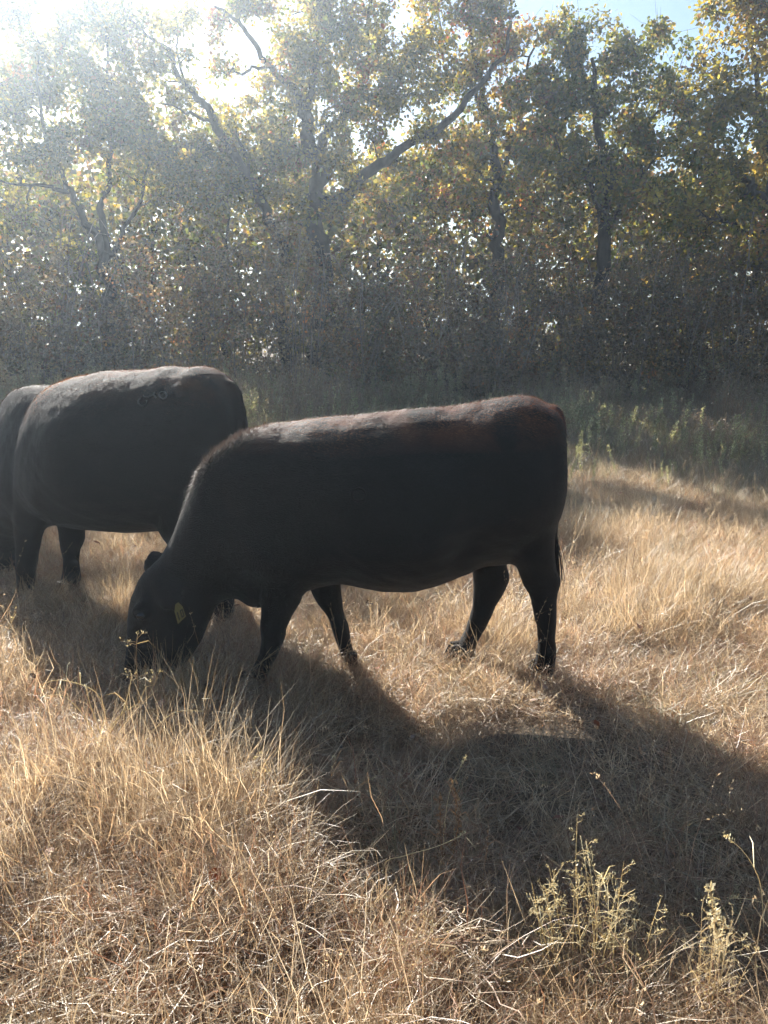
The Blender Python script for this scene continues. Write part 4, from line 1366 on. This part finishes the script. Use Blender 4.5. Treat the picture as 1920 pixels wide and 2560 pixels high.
stalk('leaning_seed_stems', 'three pale seed stems leaning right out of the left tuft', 2.35, [[(560, 2060), (580, 1980), (612, 1930), (655, 1882)], [(555, 2060), (575, 1990), (610, 1955), (668, 1908)], [(570, 2070), (588, 1990), (620, 1960), (676, 1932)]], TAN, .0014, SEEDP, .009, 14, .15, 0, 'grass', 2, 10)
stalk('curved_grass_stem', 'orange curved grass stem with a hooked tip in the middle shadow', 2.3, [[(836, 2110), (832, 2000), (822, 1975), (838, 1890)], [(848, 2110), (860, 2030), (890, 1970), (938, 1942)]], (.46, .30, .16), .0014, SEEDP, .007, 12, .12, 0, 'grass', 3, 11)
stalk('branched_dry_weed', 'bare branched weed stem standing before the grazing cow muzzle', 2.75, [[(346, 1790), (345, 1720), (340, 1650), (343, 1590)], [(346, 1770), (370, 1740), (390, 1700)], [(310, 1800), (318, 1745), (330, 1690)]], TAN, .0018, SEEDP, .008, 8, .12, 4, 'weed', 4, 12, .08)
stalk('broad_curved_blades', 'cluster of broad pale curved blades at the top of the left tuft', 2.6, [[(250, 1850), (262, 1780), (232, 1725), (150, 1700), (105, 1712)], [(255, 1850), (225, 1760), (215, 1712)], [(240, 1850), (210, 1790), (160, 1740), (118, 1740)], [(262, 1860), (310, 1770), (330, 1690)], [(250, 1860), (300, 1790), (345, 1760)], [(330, 1890), (390, 1820), (440, 1780), (510, 1778)]], PALE, .0026, None, .01, 0, .2, 0, 'grass', 2, 13)
stalk('lone_upright_stem', 'lone thin stem at the left edge beside the larger cow hoof', 2.9, [[(0, 1640), (18, 1590), (40, 1515)]], TAN, .0015, SEEDP, .007, 8, .2, 0, 'grass', 1, 14)
stalk('fresh_green_blades', 'small tuft of fresh green blades inside the left straw tuft', 2.2, [[(462, 2190), (460, 2150), (458, 2130)], [(468, 2190), (470, 2160), (474, 2135)], [(456, 2190), (450, 2165), (446, 2150)]], (.16, .26, .06), .003, None, .01, 0, .2, 0, 'grass', 5, 15)
stalk('wispy_panicle', 'wispy brown panicle left of the airy grass clump', 1.95, [[(1200, 2400), (1210, 2300), (1225, 2190)], [(1200, 2400), (1240, 2300), (1290, 2225)], [(1195, 2400), (1180, 2310), (1165, 2250)], [(1205, 2410), (1260, 2330), (1300, 2290)]], (.42, .32, .18), .0012, SEEDB, .006, 0, .6, 14, 'grass', 2, 16, .06)
stalk('dark_upright_stems', 'thin dark upright stems in the bright grass right of the cow', 4.6, [[(1578, 1480), (1582, 1420), (1588, 1370)], [(1590, 1480), (1598, 1430), (1602, 1395)], [(1560, 1470), (1566, 1400), (1572, 1340)]], (.16, .10, .06), .003, SEEDB, .01, 12, .3, 0, 'weed', 2, 17)

stems = []
for k in range(9):
    tu = rr_.uniform(1640, 1900); tv = rr_.uniform(2250, 2400)
    bu = 1740 + (tu - 1740) * .5
    stems.append([(bu, 2540), (bu + (tu - bu) * .5, 2540 + (tv - 2540) * .55, rr_.normal(0, .04)), (tu, tv, rr_.normal(0, .06))])
stalk('wispy_seed_grass', 'wispy pale seed grass filling the bottom right corner', 1.62, stems, (.66, .54, .33), .0013, SEEDP, .006, 0, .6, 8, 'grass', 2, 18, .07)
stems = []
for k in range(8):
    tu = rr_.uniform(960, 1180); tv = rr_.uniform(2230, 2380)
    bu = 1070 + (tu - 1070) * .5
    stems.append([(bu, 2500), (bu + (tu - bu) * .5, 2500 + (tv - 2500) * .55, rr_.normal(0, .04)), (tu, tv, rr_.normal(0, .06))])
stalk('low_seed_grass', 'low tan seed grass at the bottom centre below the brown stalks', 1.7, stems, (.58, .44, .27), .0012, SEEDP, .006, 0, .5, 5, 'grass', 4, 19, .06)

# fallen oak leaves among the straw
r = np.random.RandomState(77)
g = Geo()
N = 170
x = r.uniform(-2.2, 2.6, N); y = r.uniform(1.4, 7.5, N)
c = np.stack((x, y, gz(x, y) + r.uniform(.03, .14, N)), -1)
az = r.uniform(0, 6.28, N)
ax = np.stack((np.cos(az), np.sin(az), r.normal(0, .35, N)), -1); sd = np.stack((-np.sin(az), np.cos(az), r.normal(0, .35, N)), -1); up_ = np.cross(ax, sd)
s = r.uniform(.025, .055, (N, 1)); w = s * .30
v = np.stack((c, c + ax * s * .3 + sd * w + up_ * s * .1, c + ax * s * .7 + sd * w * .9 + up_ * s * .12, c + ax * s, c + ax * s * .7 - sd * w * .9 + up_ * s * .12, c + ax * s * .3 - sd * w + up_ * s * .1), 1)
b = np.arange(N) * 6
pal = np.array([(.20, .10, .055), (.24, .12, .065), (.18, .12, .08), (.26, .09, .045)])
g.add(v.reshape(-1, 3), np.concatenate((np.stack((b, b + 1, b + 2, b + 3), -1), np.stack((b, b + 3, b + 4, b + 5), -1))), np.repeat(pal[r.choice(4, N)] * r.uniform(.7, 1.2, (N, 1)), 6, axis=0))
o = link('leaf_litter', g.mesh('leaf_litter'), None, M_LITTER)
tag(o, 'fallen rust brown oak leaves scattered in the straw', 'leaves', kind='stuff')

# ------------------------------------------------------------ added haze volume, standing in for the lens flare veil
m, nt, out = new_mat('lens_veil_haze')
pv = nt.nodes.new('ShaderNodeVolumePrincipled')
pv.inputs['Color'].default_value = HAZE_COLOR
pv.inputs['Density'].default_value = HAZE_DENSITY
pv.inputs['Anisotropy'].default_value = HAZE_ANISO
nt.links.new(pv.outputs[0], out.inputs['Volume'])
hx, hy0, hy1, hz0, hz1 = 420, -220, 420, -1.3, 10.5
vv = [(sx * hx, yy, zz) for zz in (hz0, hz1) for yy in (hy0, hy1) for sx in (-1, 1)]
me = bpy.data.meshes.new('haze')
me.from_pydata(vv, [], [(0, 2, 3, 1), (4, 5, 7, 6), (0, 1, 5, 4), (2, 6, 7, 3), (0, 4, 6, 2), (1, 3, 7, 5)])
hz = link('haze', me, None, m)
tag(hz, 'thin haze added over the pasture in place of a lens flare veil', 'haze', kind='stuff')
